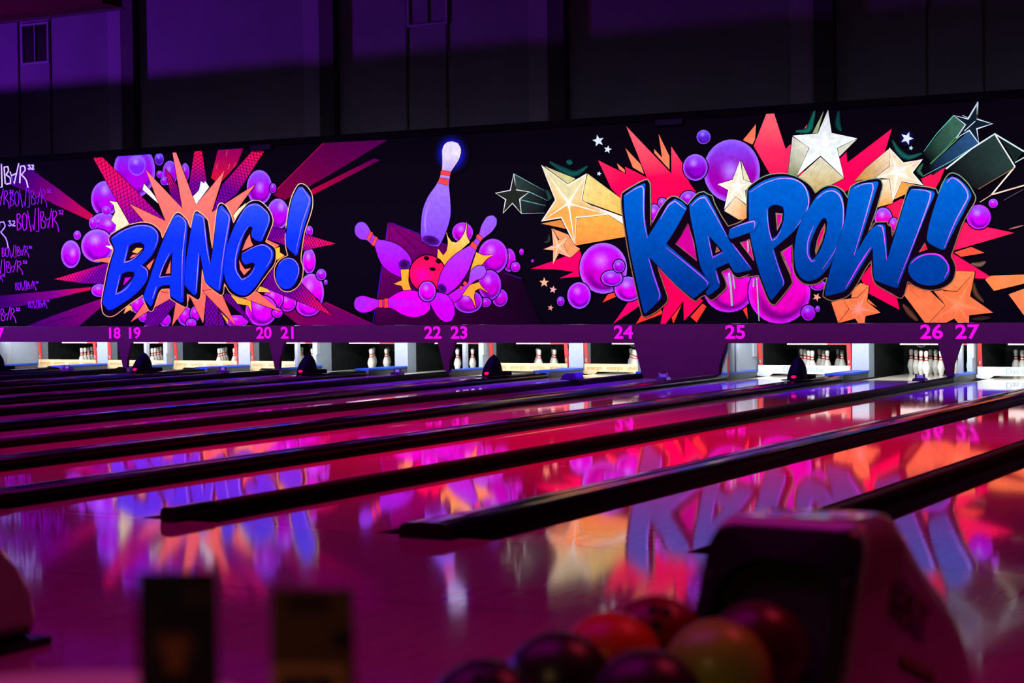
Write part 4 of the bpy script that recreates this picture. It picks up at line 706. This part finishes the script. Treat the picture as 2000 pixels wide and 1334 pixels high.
# white speckles knocked into the curtain
spk = MB()
for k in range(260):
    x = random.uniform(-26, -3.5); z = random.uniform(0.0, 0.55); r = random.uniform(0.003, 0.007)
    spk.add([(x - r, 27.545, z), (x, 27.545, z - r), (x + r, 27.545, z), (x, 27.545, z + r)], [(0, 1, 2, 3)])
so = spk.build('curtain_scuffs', mat('scuff_white', (170, 180, 176), rough=0.8), pit); so['kind'] = 'stuff'
def kickback(a, b):
    x0, x1 = LANES[a] + HALF + GUT + 0.004, LANES[b] - HALF - GUT - 0.004; xc = (x0 + x1) / 2
    r = empty('kickback_wall', (xc, 25.7, 0)); wide = (a, b) in WIDE
    tag(r, ('grey fronted kickback box' if wide else 'thin grey and black kickback partition') + ' beside the pins between lanes %s and %s' % (NW[a], NW[b]), 'partition', 'kickbacks between the pin decks')
    h0, h1 = x0 - xc, x1 - xc
    y0 = 0.0 if wide else (-1.2 if (a, b) in ((16, 17),) else -0.2)
    MB().box(h0, h1, y0, 0.27, -0.18, 1.05).build('side_panel', M_grey, r)
    MB().box(h0 + 0.004, h1 - 0.004, 0.27, 1.84, -0.18, 1.05).build('rear_panel', M_dark, r)
    if wide:
        MB().box(h0 - 0.006, h1 + 0.006, -0.012, 0.0, 0.02, 1.05).build('front_panel', M_greyl, r, bevel=0.004)
    else:
        MB().box(h1 - 0.005, h1 + 0.02, y0 - 0.0, y0 + 0.10, 0.30, 1.05).build('cover_box', M_greyl, r, bevel=0.004)
        MB().box(-0.03, 0.03, -0.75, -0.66, 0.09, 1.05).build('front_post', M_greyl, r, bevel=0.004)
        MB().prism([(-0.03, 0.09), (-0.03, 0.34), (-0.012, 0.37), (-0.012, 1.05), (0.035, 1.05), (0.035, 0.40), (0.0, 0.36), (0.0, 0.09)], 'y', -1.22, -1.19).build('edge_plate', M_greyl, r)
    return r
for a, b in zip(ks, ks[1:]):
    if a >= 16 and b <= 29 and (a, b) != (24, 25): kickback(a, b)
# boxed-in side beside the broad pillar (left of lane 25, right of lane 24)
xl = LANES[25] - HALF - GUT - 0.004
r = empty('kickback_wall', (xl, 25.7, 0)); tag(r, 'long grey kickback wall left of lane twenty-five beside the broad pillar', 'partition', 'kickbacks between the pin decks')
MB().box(-0.10, 0, -1.2, 0.27, -0.18, 1.05).build('side_panel', M_grey, r); MB().box(-0.10, -0.004, 0.27, 1.84, -0.18, 1.05).build('rear_panel', M_dark, r)
MB().box(0, 0.025, -0.86, -0.74, 0.09, 1.05).build('post', M_greyl, r, bevel=0.006); MB().box(0, 0.03, -0.20, -0.06, 0.30, 1.05).build('cover_box', M_greyl, r, bevel=0.004); MB().box(0, 0.004, -0.93, -0.90, 0.09, 1.05).build('panel_gap', M_dark, r)
MB().box(0, 0.02, -1.24, -1.21, 0.05, 0.34).build('edge_stripe', M_red, r)
xl = LANES[24] + HALF + GUT + 0.004
r = empty('kickback_wall', (xl, 25.7, 0)); tag(r, 'grey kickback wall right of lane twenty-four behind the broad pillar', 'partition', 'kickbacks between the pin decks')
MB().box(0, 0.10, -1.2, 0.27, -0.18, 1.05).build('side_panel', M_grey, r); MB().box(0.004, 0.10, 0.27, 1.84, -0.18, 1.05).build('rear_panel', M_dark, r)
# extra post on the long wall left of lane 17
x17 = LANES[17] - HALF - GUT
MB().box(0.030, 0.055, -0.86, -0.74, 0.09, 1.05).build('post', M_greyl, [o for o in bpy.data.objects if o.get('label', '').endswith('between lanes sixteen and seventeen') and o.name.startswith('kickback')][0], bevel=0.006)

# ten pins per lane
PROF = [(0.0258, 0), (0.0286, 0.004), (0.032, 0.02), (0.0395, 0.045), (0.0499, 0.082), (0.0575, 0.104), (0.0605, 0.114), (0.0600, 0.135), (0.0535, 0.168), (0.0420, 0.200), (0.0313, 0.225), (0.0250, 0.246), (0.0233, 0.262), (0.0240, 0.280), (0.0264, 0.300), (0.0303, 0.322), (0.0323, 0.343), (0.0305, 0.360), (0.0245, 0.372), (0.0130, 0.379), (0.002, 0.381)]
pin_src = MB().lathe(PROF, 18).build('bowling_pin', M_pinw)
st1 = MB().lathe([(0.0310, 0.229), (0.0275, 0.240), (0.0262, 0.245), (0.0240, 0.245)][:3], 18).build('red_stripe', M_pinr, pin_src)
st2 = MB().lathe([(0.0246, 0.268), (0.0249, 0.277), (0.0262, 0.287)], 18).build('red_stripe', M_pinr, pin_src)
SPOTS = [(0, 0, 'front head pin'), (-.1524, .264, 'second row left'), (.1524, .264, 'second row right'), (-.3048, .528, 'third row left'), (0, .528, 'third row middle'), (.3048, .528, 'third row right'),
         (-.457, .792, 'back row left corner'), (-.1524, .792, 'back row second from left'), (.1524, .792, 'back row third from left'), (.457, .792, 'back row right corner')]
first = True
for n in range(17, 28):
    for dx, dy, what in SPOTS:
        p = pin_src if first else copy_tree(pin_src); first = False
        p.location = (LANES[n] + dx, Y_HEAD + dy, 0.0); p.rotation_euler.z = random.uniform(0, 6)
        tag(p, 'white pin with red stripes, %s, lane %s' % (what, NW[n]), 'pin', 'bowling pins set up on the decks')

# sweep bars lowered in front of the pins, with their printed boards
def sweep(n, words, board, tcol):
    x = LANES[n]; r = empty('sweep_bar', (x, 25.68, 0))
    tag(r, '%s sweep board printed %s on red arms, lowered on lane %s' % ('cream' if words[0] == 'energis' else 'white', words[0], NW[n]), 'sweep bar', 'sweep boards in front of the pins')
    pr = [(-0.745, 0.0), (-0.66, -0.01), (-0.56, -0.01), (-0.50, 0.035), (0.60, 0.035), (0.66, 0.0), (0.735, 0.02), (0.735, 0.165), (-0.735, 0.165), (-0.735, 0.06), (-0.758, 0.04)]
    bd = MB().prism(pr, 'y', -0.012, 0.012).build('board', board, r, bevel=0.003)
    k = len(words)
    for i, wd in enumerate(words):
        t = text_mesh('lettering', wd, 0.098 if k > 1 else 0.125, tcol, bd, depth=0.0006); t.location = ((-0.735 + 1.47 * (i + 0.5) / k), -0.0135, 0.098); t.rotation_euler = (PI / 2, 0, 0)
    for sx, lo in ((-0.70, 0.165), (0.72, 0.02)):
        MB().prism([(0.012 if sx < 0 else 0.02, lo), (0.034 if sx < 0 else 0.042, lo), (-0.05, 1.0), (-0.085, 1.0)], 'x', sx - 0.028, sx + 0.028).build('arm', M_red, r)
        MB().box(sx - 0.006, sx + 0.010, -0.02, 0.0, 0.2, 0.25).build('bolt', M_greyl, r)
    return r
C_or = mat('print_orange', (200, 110, 30), rough=0.6); C_bl = mat('print_blue', (110, 150, 200), rough=0.6)
for n in (17, 18, 19, 20, 23, 24): sweep(n, ['energis'] * 4, M_cream, C_or)
for n in (25, 27): sweep(n, ['Das Örtliche'], M_white, C_bl)
# pin-setting machines above the decks: red and white front lip, dark body
for n in range(17, 28):
    r = empty('pinsetter', (LANES[n], 25.95, 0.53)); tag(r, 'pin setting machine with red and white lip hanging above lane %s' % NW[n], 'machine', 'pinsetters above the decks')
    MB().box(-0.70, 0.70, 0.0, 1.45, 0.13, 0.5).build('body', M_dark, r)
    MB().box(-0.35, 0.30, -0.03, 0.0, -0.055, 0.06).build('white_lip', mat('lip_white', (226, 196, 190), rough=0.5), r); MB().box(0.30, 0.66, -0.03, 0.0, -0.055, 0.06).build('red_lip', M_red, r)
    for sy in (0.2, 1.2): MB().box(-0.83, 0.83, sy, sy + 0.08, 0.43, 0.49).build('hanger_beam', M_grey, r)
    for k in range(5): MB().lathe([(0.035, 0.06), (0.04, 0.08), (0.04, 0.13)], 10, (-0.5 + k * 0.25, 0.15, 0)).build('pin_cup', mat('cup_white', (214, 210, 190), rough=0.5), r)
    if n in (26, 24): MB().tube([(-0.12 + 0.08 * math.cos(a), 0.3, -0.02 - 0.075 * math.sin(a)) for a in [PI * i / 12 for i in range(13)]], 0.008, 8).build('cable_loop', mat('cable_grey', (150, 160, 156), rough=0.5), r)
    area('pin_deck_lamp', (LANES[n], 24.62, 0.80), (LANES[n], 26.3, 0.12), 1.45, 0.06, PIN_LAMP, (0.94, 0.97, 1.0), 150)
area('pin_deck_lamp', (LANES[16], 24.62, 0.80), (LANES[16], 26.3, 0.12), 1.45, 0.06, PIN_LAMP, (0.94, 0.97, 1.0), 150)
area('pin_deck_lamp', (LANES[28], 24.62, 0.80), (LANES[28], 26.3, 0.12), 1.45, 0.06, PIN_LAMP, (0.94, 0.97, 1.0), 150)

# ------------------------------------------------------------------ hoods and small sensors on the cappings
def fin():
    root = empty('capping_hood'); b = MB(); N = 26; rows = []
    for k in range(13):
        t = k / 12; z = 0.325 * t
        a = 0.115 * (1 - t ** 2.3) ** 0.8 + 0.003; ly = 0.205 * (1 - t ** 2.1) ** 0.8 + 0.004; yc = -0.02 + 0.07 * t
        rows.append([(math.copysign(abs(math.cos(q)) ** 0.85, math.cos(q)) * a, yc + math.copysign(abs(math.sin(q)) ** 0.85, math.sin(q)) * ly, z) for q in [2 * PI * j / N for j in range(N)]])
    v = [p for r in rows for p in r]; f = [(i * N + j, i * N + (j + 1) % N, (i + 1) * N + (j + 1) % N, (i + 1) * N + j) for i in range(12) for j in range(N)]
    f += [tuple(reversed(range(N))), tuple(range(12 * N, 13 * N))]
    b.add(v, f, True).build('shell', mat('hood_black', (5, 3, 4), rough=0.6, spec=0.03), root)
    MB().box(-0.14, 0.14, 0.16, 0.36, 0, 0.065).build('rear_foot', MATS['hood_black'], root, bevel=0.015); MB().box(-0.15, 0.15, -0.24, 0.30, 0.0, 0.012).build('base_plate', M_cap, root, bevel=0.004)
    d = MB(); d.add([(0.034 * math.cos(q), -0.0, 0.020 * math.sin(q)) for q in [2 * PI * j / 20 for j in range(20)]] + [(0.034 * math.cos(q), 0.03, 0.020 * math.sin(q)) for q in [2 * PI * j / 20 for j in range(20)]], [tuple(range(20)), tuple(reversed(range(20, 40)))] + [(j, (j + 1) % 20, 20 + (j + 1) % 20, 20 + j) for j in range(20)])
    o = d.build('indicator_light', mat('indicator', (255, 20, 90), rough=0.4, emit=(255, 10, 90), emit_s=0.8), root); o.location = (0.02, -0.226, 0.05)
    o['label'] = 'small oval glowing red indicator'
    return root
fin0 = fin(); firstf = True
for a, b in ((17, 18), (19, 20), (21, 22), (23, 24), (25, 26)):
    o = fin0 if firstf else copy_tree(fin0); firstf = False
    o.location = ((LANES[a] + LANES[b]) / 2, 22.90, 0.0815)
    tag(o, 'black pointed hood with red light on the capping between lanes %s and %s' % (NW[a], NW[b]), 'hood', 'pointed hoods on the broad cappings')
def sensor(x, y, label, m, metal):
    r = empty('capping_sensor', (x, y, 0.083)); tag(r, label, 'sensor', 'small sensor boxes on the narrow cappings')
    MB().prism([(-0.085, 0), (-0.085, 0.03), (-0.06, 0.045), (0.06, 0.045), (0.085, 0.03), (0.085, 0)], 'y', -0.07, 0.07).build('base', m, r)
    for sx in (-1, 1): MB().box(sx * 0.055 - 0.012, sx * 0.055 + 0.012, -0.012, 0.012, 0.045, 0.098).build('upright', m, r, bevel=0.003)
    MB().box(-0.038, 0.036, -0.006, 0.006, 0.045, 0.082).build('lens_plate', metal, r)
    return r
M_sb = mat('sensor_plastic', (60, 44, 66), rough=0.4); M_sl = mat('sensor_lens', (196, 186, 200), rough=0.25)
for a, b in ((18, 19), (20, 21), (22, 23), (26, 27)):
    sensor((LANES[a] + LANES[b]) / 2, 22.91, 'small dark sensor box on the narrow capping between lanes %s and %s' % (NW[a], NW[b]), M_sb, M_sl)
sensor(wx1 - 0.13, 22.4, 'small metallic sensor box in front of the broad purple pillar', mat('sensor_metal', (150, 144, 156), rough=0.3, metal=0.6), M_sl)
r = empty('capping_box', (wx0 + 0.07, 22.15, 0.087)); tag(r, 'violet box with sloping top on the capping beside lane twenty-four', 'box')
MB().prism([(-0.12, 0), (-0.12, 0.05), (-0.075, 0.085), (0.09, 0.10), (0.12, 0.04), (0.12, 0)], 'y', -0.11, 0.11).build('housing', mat('box_violet', (84, 74, 150), rough=0.4), r, bevel=0.006); MB().box(-0.13, 0.13, -0.12, 0.12, -0.004, 0.012).build('foot', M_sb, r)

# ------------------------------------------------------------------ ball returns on the approach
M_hood = mat('hood_shell', (150, 132, 130), rough=0.07, spec=0.9, noise=0.04, nscale=5)
M_bez = mat('hood_bezel', (14, 12, 13), rough=0.22)
def rrect(w, z0, z1, r, n=5, taper=0.0):
    pts = []
    for cx, cz, a0 in ((w - r, z0 + r, -PI / 2), (w - r, z1 - r, 0), (-w + r, z1 - r, PI / 2), (-w + r, z0 + r, PI)):
        for i in range(n + 1):
            a = a0 + PI / 2 * i / n; x, z = cx + r * math.cos(a), cz + r * math.sin(a)
            pts.append((x * (1 - taper * (z - z0) / (z1 - z0)), z))
    return pts
def ball_return(loc, label):
    r = empty('ball_return', loc); tag(r, label, 'ball return', 'ball returns on the approach')
    # hood: lofted rounded sections from the mouth (y = 0) back and down to the floor
    secs = [(0.0, 0.203, 0.03, 0.730, 0.05), (0.004, 0.205, 0.03, 0.733, 0.052), (0.012, 0.206, 0.03, 0.7335, 0.053), (0.05, 0.207, 0.03, 0.734, 0.06), (0.20, 0.206, 0.03, 0.730, 0.07), (0.24, 0.206, 0.03, 0.726, 0.075), (0.31, 0.204, 0.03, 0.705, 0.10), (0.46, 0.202, 0.03, 0.60, 0.09), (0.62, 0.200, 0.03, 0.505, 0.08), (0.76, 0.198, 0.03, 0.42, 0.08), (0.85, 0.195, 0.03, 0.345, 0.08), (0.92, 0.190, 0.03, 0.25, 0.07), (0.945, 0.180, 0.03, 0.16, 0.05)]
    lean = lambda y, z: y + (z - 0.73) * 0.58 * max(0.0, 1 - y / 0.34)
    b = MB(); loops = [[(x, lean(y, z), z) for x, z in rrect(wd, z0, z1, rr)] for y, wd, z0, z1, rr in secs]; n = len(loops[0])
    b.add([p for l in loops for p in l], [(i * n + j, i * n + (j + 1) % n, (i + 1) * n + (j + 1) % n, (i + 1) * n + j) for i in range(len(loops) - 1) for j in range(n)] + [tuple(range(n)), tuple(reversed(range((len(loops) - 1) * n, len(loops) * n)))], True)
    hd = b.build('hood', M_hood, r)
    # black mouth: frame ring and a flat black sheet painting the shade inside, leaning slightly back
    o = MB(); out = rrect(0.198, 0.24, 0.718, 0.05); inn = rrect(0.158, 0.29, 0.655, 0.12); n = len(out)
    v = [(x, -0.035, z) for x, z in out] + [(x, -0.045, z) for x, z in inn] + [(x, 0.01, z) for x, z in out] + [(x, -0.003, z) for x, z in inn]
    f = [(j, (j + 1) % n, n + (j + 1) % n, n + j) for j in range(n)] + [(j, (j + 1) % n, 2 * n + (j + 1) % n, 2 * n + j) for j in range(n)] + [(n + j, n + (j + 1) % n, 3 * n + (j + 1) % n, 3 * n + j) for j in range(n)]
    v = [(x, y + (z - 0.73) * 0.58, z) for x, y, z in v]
    mf = o.add(v, f).build('mouth_frame', M_bez, r)
    MB().add([(x, -0.004 + (z - 0.73) * 0.58, z) for x, z in rrect(0.17, 0.28, 0.675, 0.12)], [tuple(range(n))]).build('mouth_dark_sheet', mat('mouth_black', (5, 4, 5), rough=0.8), r)
    for sx in (-0.175, 0.175): MB().prism([(-0.042 + (z - 0.73) * 0.58 + d, z) for z, d in ((0.32, 0), (0.62, 0), (0.62, 0.008), (0.32, 0.008))], 'x', sx - 0.006, sx + 0.006).build('frame_rib', mat('rib', (40, 34, 30), rough=0.25), mf, bevel=0.002)
    MB().box(-0.24, 0.24, -0.45, 0.98, 0.0, 0.03).build('base_plate', M_bez, r, bevel=0.01)
    return r
def ball_rack(loc):
    r = empty('ball_rack', loc); tag(r, 'low black ball rack with metal rails under the bowling balls', 'rack')
    MB().box(-0.22, 0.10, -1.45, -0.46, 0.0, 0.04).build('rack_base', M_bez, r, bevel=0.01)
    MB().box(-0.14, 0.02, -1.25, -0.48, 0.04, 0.30).build('rack_pedestal', M_bez, r, bevel=0.02)
    for x0 in (-0.235, -0.125, -0.01, 0.10):
        MB().tube([(x0, -1.45, 0.377), (x0, -0.8, 0.377), (x0, -0.23, 0.377)], 0.012).build('rack_rail', mat('rail_metal', (90, 86, 88), rough=0.3, metal=0.8), r)
    MB().box(-0.30, 0.17, -1.46, -0.26, 0.30, 0.365).build('rack_tray', M_bez, r, bevel=0.02)
    return r
br = ball_return((-1.347, 3.74, 0), 'ball return with white hood and black mouth in the lower right corner')
br.scale.x = 0.89
hood_obj = [c for c in br.children if c.name.startswith('hood')][0]
t = text_mesh('lettering', 'FUNK', 1.0, M_bez, hood_obj, bold=0.035, depth=0.004)
t.matrix_local = Matrix(((0, 0, 1, 0.2085), (0.108, 0.043, 0, 0.285), (-0.057, 0.121, 0, 0.485), (0, 0, 0, 1)))
zz = [(0.2075, 0.20 + 0.285 * k / 17, 0.392 - 0.095 * k / 17 + (0.016 if k % 2 else -0.014) * (1.6 if k in (3, 11) else 1)) for k in range(18)]
MB().tube(zz, 0.0045, 6).build('script_lettering', M_bez, hood_obj)
ball_rack((-1.37, 3.74, 0))
ball_return((-4.78, 3.78, 0), 'ball return hood cut off by the left edge of the picture')
# bowling balls lying on the rack
BALLS = [(-1.55, 3.44, (120, 8, 12), 'red bowling ball with finger holes, farthest on the left row', True), (-1.55, 3.215, (206, 58, 14), 'orange bowling ball in front of the red one', False), (-1.55, 2.985, (40, 34, 22), 'dark olive bowling ball in front of the orange one', False),
         (-1.55, 2.70, (26, 20, 44), 'dark blue bowling ball, leftmost on the rack', True), (-1.325, 3.46, (74, 6, 14), 'dark red bowling ball below the black mouth', False), (-1.325, 3.235, (150, 168, 40), 'yellow green bowling ball in front of the dark red one', False), (-1.325, 2.90, (50, 16, 40), 'dark purple bowling ball at the lower edge', False)]
def ball(x, y, col, label, holes):
    b = MB(); R = 0.1085; seg, rg = 32, 18
    prof = [(R * math.sin(PI * i / rg), R - R * math.cos(PI * i / rg)) for i in range(1, rg)]
    b.lathe([(0.002, 0.0)] + prof + [(0.002, 2 * R)], seg)
    m = mat('ball_' + '_'.join(str(c) for c in col), col, rough=0.32, noise=0.25, nscale=9, spec=0.35)
    o = b.build('bowling_ball', m); o.location = (x, y, 0.376); tag(o, label, 'ball', 'bowling balls on the rack')
    if holes:
        n0 = Vector((0.35, -0.55, 0.75)).normalized()
        for da, db in ((-0.16, 0.06), (0.10, 0.10), (0.0, -0.28)):
            s = Vector((1, 0.3, -0.25)).normalized(); u = n0.cross(s).normalized(); d = (n0 + s * da + u * db).normalized(); a = d.orthogonal().normalized(); c2 = d.cross(a)
            h = MB(); ce = Vector((0, 0, R)) + d * (R + 0.0004)
            h.add([ce + a * 0.013 * math.cos(q) + c2 * 0.013 * math.sin(q) for q in [2 * PI * k / 16 for k in range(16)]], [tuple(range(16))]).build('finger_hole_disc', mat('hole', (4, 2, 2), rough=0.9), o)  # flat dark disc, the shade inside the hole put into its colour
for a in BALLS: ball(*a)

# ------------------------------------------------------------------ table with two upright cards, close to the camera
def at_depth(px, py, D):
    d = ray_px(px, py); return Vector((0, 0, CAM_H)) + d * D
c = at_depth(175, 1312, 2.37) ; ctr = c - Vector((CF.x, CF.y, 0)).normalized() * 0.27; TZ = 0.740
tb = empty('round_table', (ctr.x, ctr.y, 0)); tag(tb, 'small round cream table top in the lower left corner', 'table')
MB().lathe([(0.25, TZ - 0.03), (0.27, TZ - 0.022), (0.272, TZ - 0.008), (0.265, TZ), (0.001, TZ)], 48).build('table_top', mat('table_cream', (226, 196, 170), rough=0.4), tb)
MB().lathe([(0.035, 0.03), (0.03, 0.1), (0.03, TZ - 0.03)], 20).build('leg', M_bez, tb); MB().lathe([(0.22, 0.0), (0.22, 0.015), (0.05, 0.035)], 32).build('foot', M_bez, tb)
def card(px0, px1, ptop, D, name, label, m_face, panels):
    p = at_depth((px0 + px1) / 2, ptop, D); wd = (px1 - px0) / FPX * D; zt = p.z
    r = empty(name, (p.x, p.y, TZ)); r.rotation_euler.z = math.atan2(CR.y, CR.x); tag(r, label, 'card', 'upright cards on the table')
    h = zt - TZ
    MB().box(-wd / 2, wd / 2, 0, 0.004, 0.012, h).build('card', m_face, r); MB().box(-wd / 2 - 0.004, wd / 2 + 0.004, -0.03, 0.034, 0, 0.012).build('stand', mat('acrylic', (60, 56, 60), rough=0.1), r, bevel=0.003)
    for k, (x0, x1, z0, z1, mm) in enumerate(panels):
        MB().box(wd * (x0 - 0.5), wd * (x1 - 0.5), -0.0012 - 0.0003 * k, 0.0, h * z0, h * z1).build('print_field', mm, r)
    return r
K = mat('card_black', (10, 12, 12), rough=0.5)
card(268, 424, 1117, 2.06, 'flyer_stand', 'dark upright flyer with a dim brown picture on the table', K, [(0.15, 0.75, 0.66, 0.96, mat('flyer_green', (6, 26, 18), rough=0.5)), (0.60, 0.95, 0.79, 0.90, mat('flyer_brown', (50, 36, 28), rough=0.5)), (0.2, 0.7, 0.44, 0.60, mat('flyer_tan', (84, 50, 34), rough=0.5)), (0.34, 0.58, 0.34, 0.56, mat('flyer_skin', (130, 76, 50), rough=0.5))])
card(527, 690, 1150, 2.06, 'menu_card', 'brown upright menu card with a pale framed field on the table', mat('menu_brown', (86, 62, 30), rough=0.5), [(0.0, 0.88, 0.0, 0.43, mat('menu_cream', (176, 122, 74), rough=0.5)), (0.1, 0.76, 0.0, 0.35, mat('menu_blue', (38, 34, 48), rough=0.5)), (0.2, 0.7, 0.82, 0.96, mat('menu_dark', (44, 30, 16), rough=0.5)), (0.75, 0.98, 0.56, 0.68, mat('menu_black', (22, 16, 18), rough=0.5)), (0.42, 0.55, 0.02, 0.3, mat('menu_grey', (90, 70, 60), rough=0.5))])
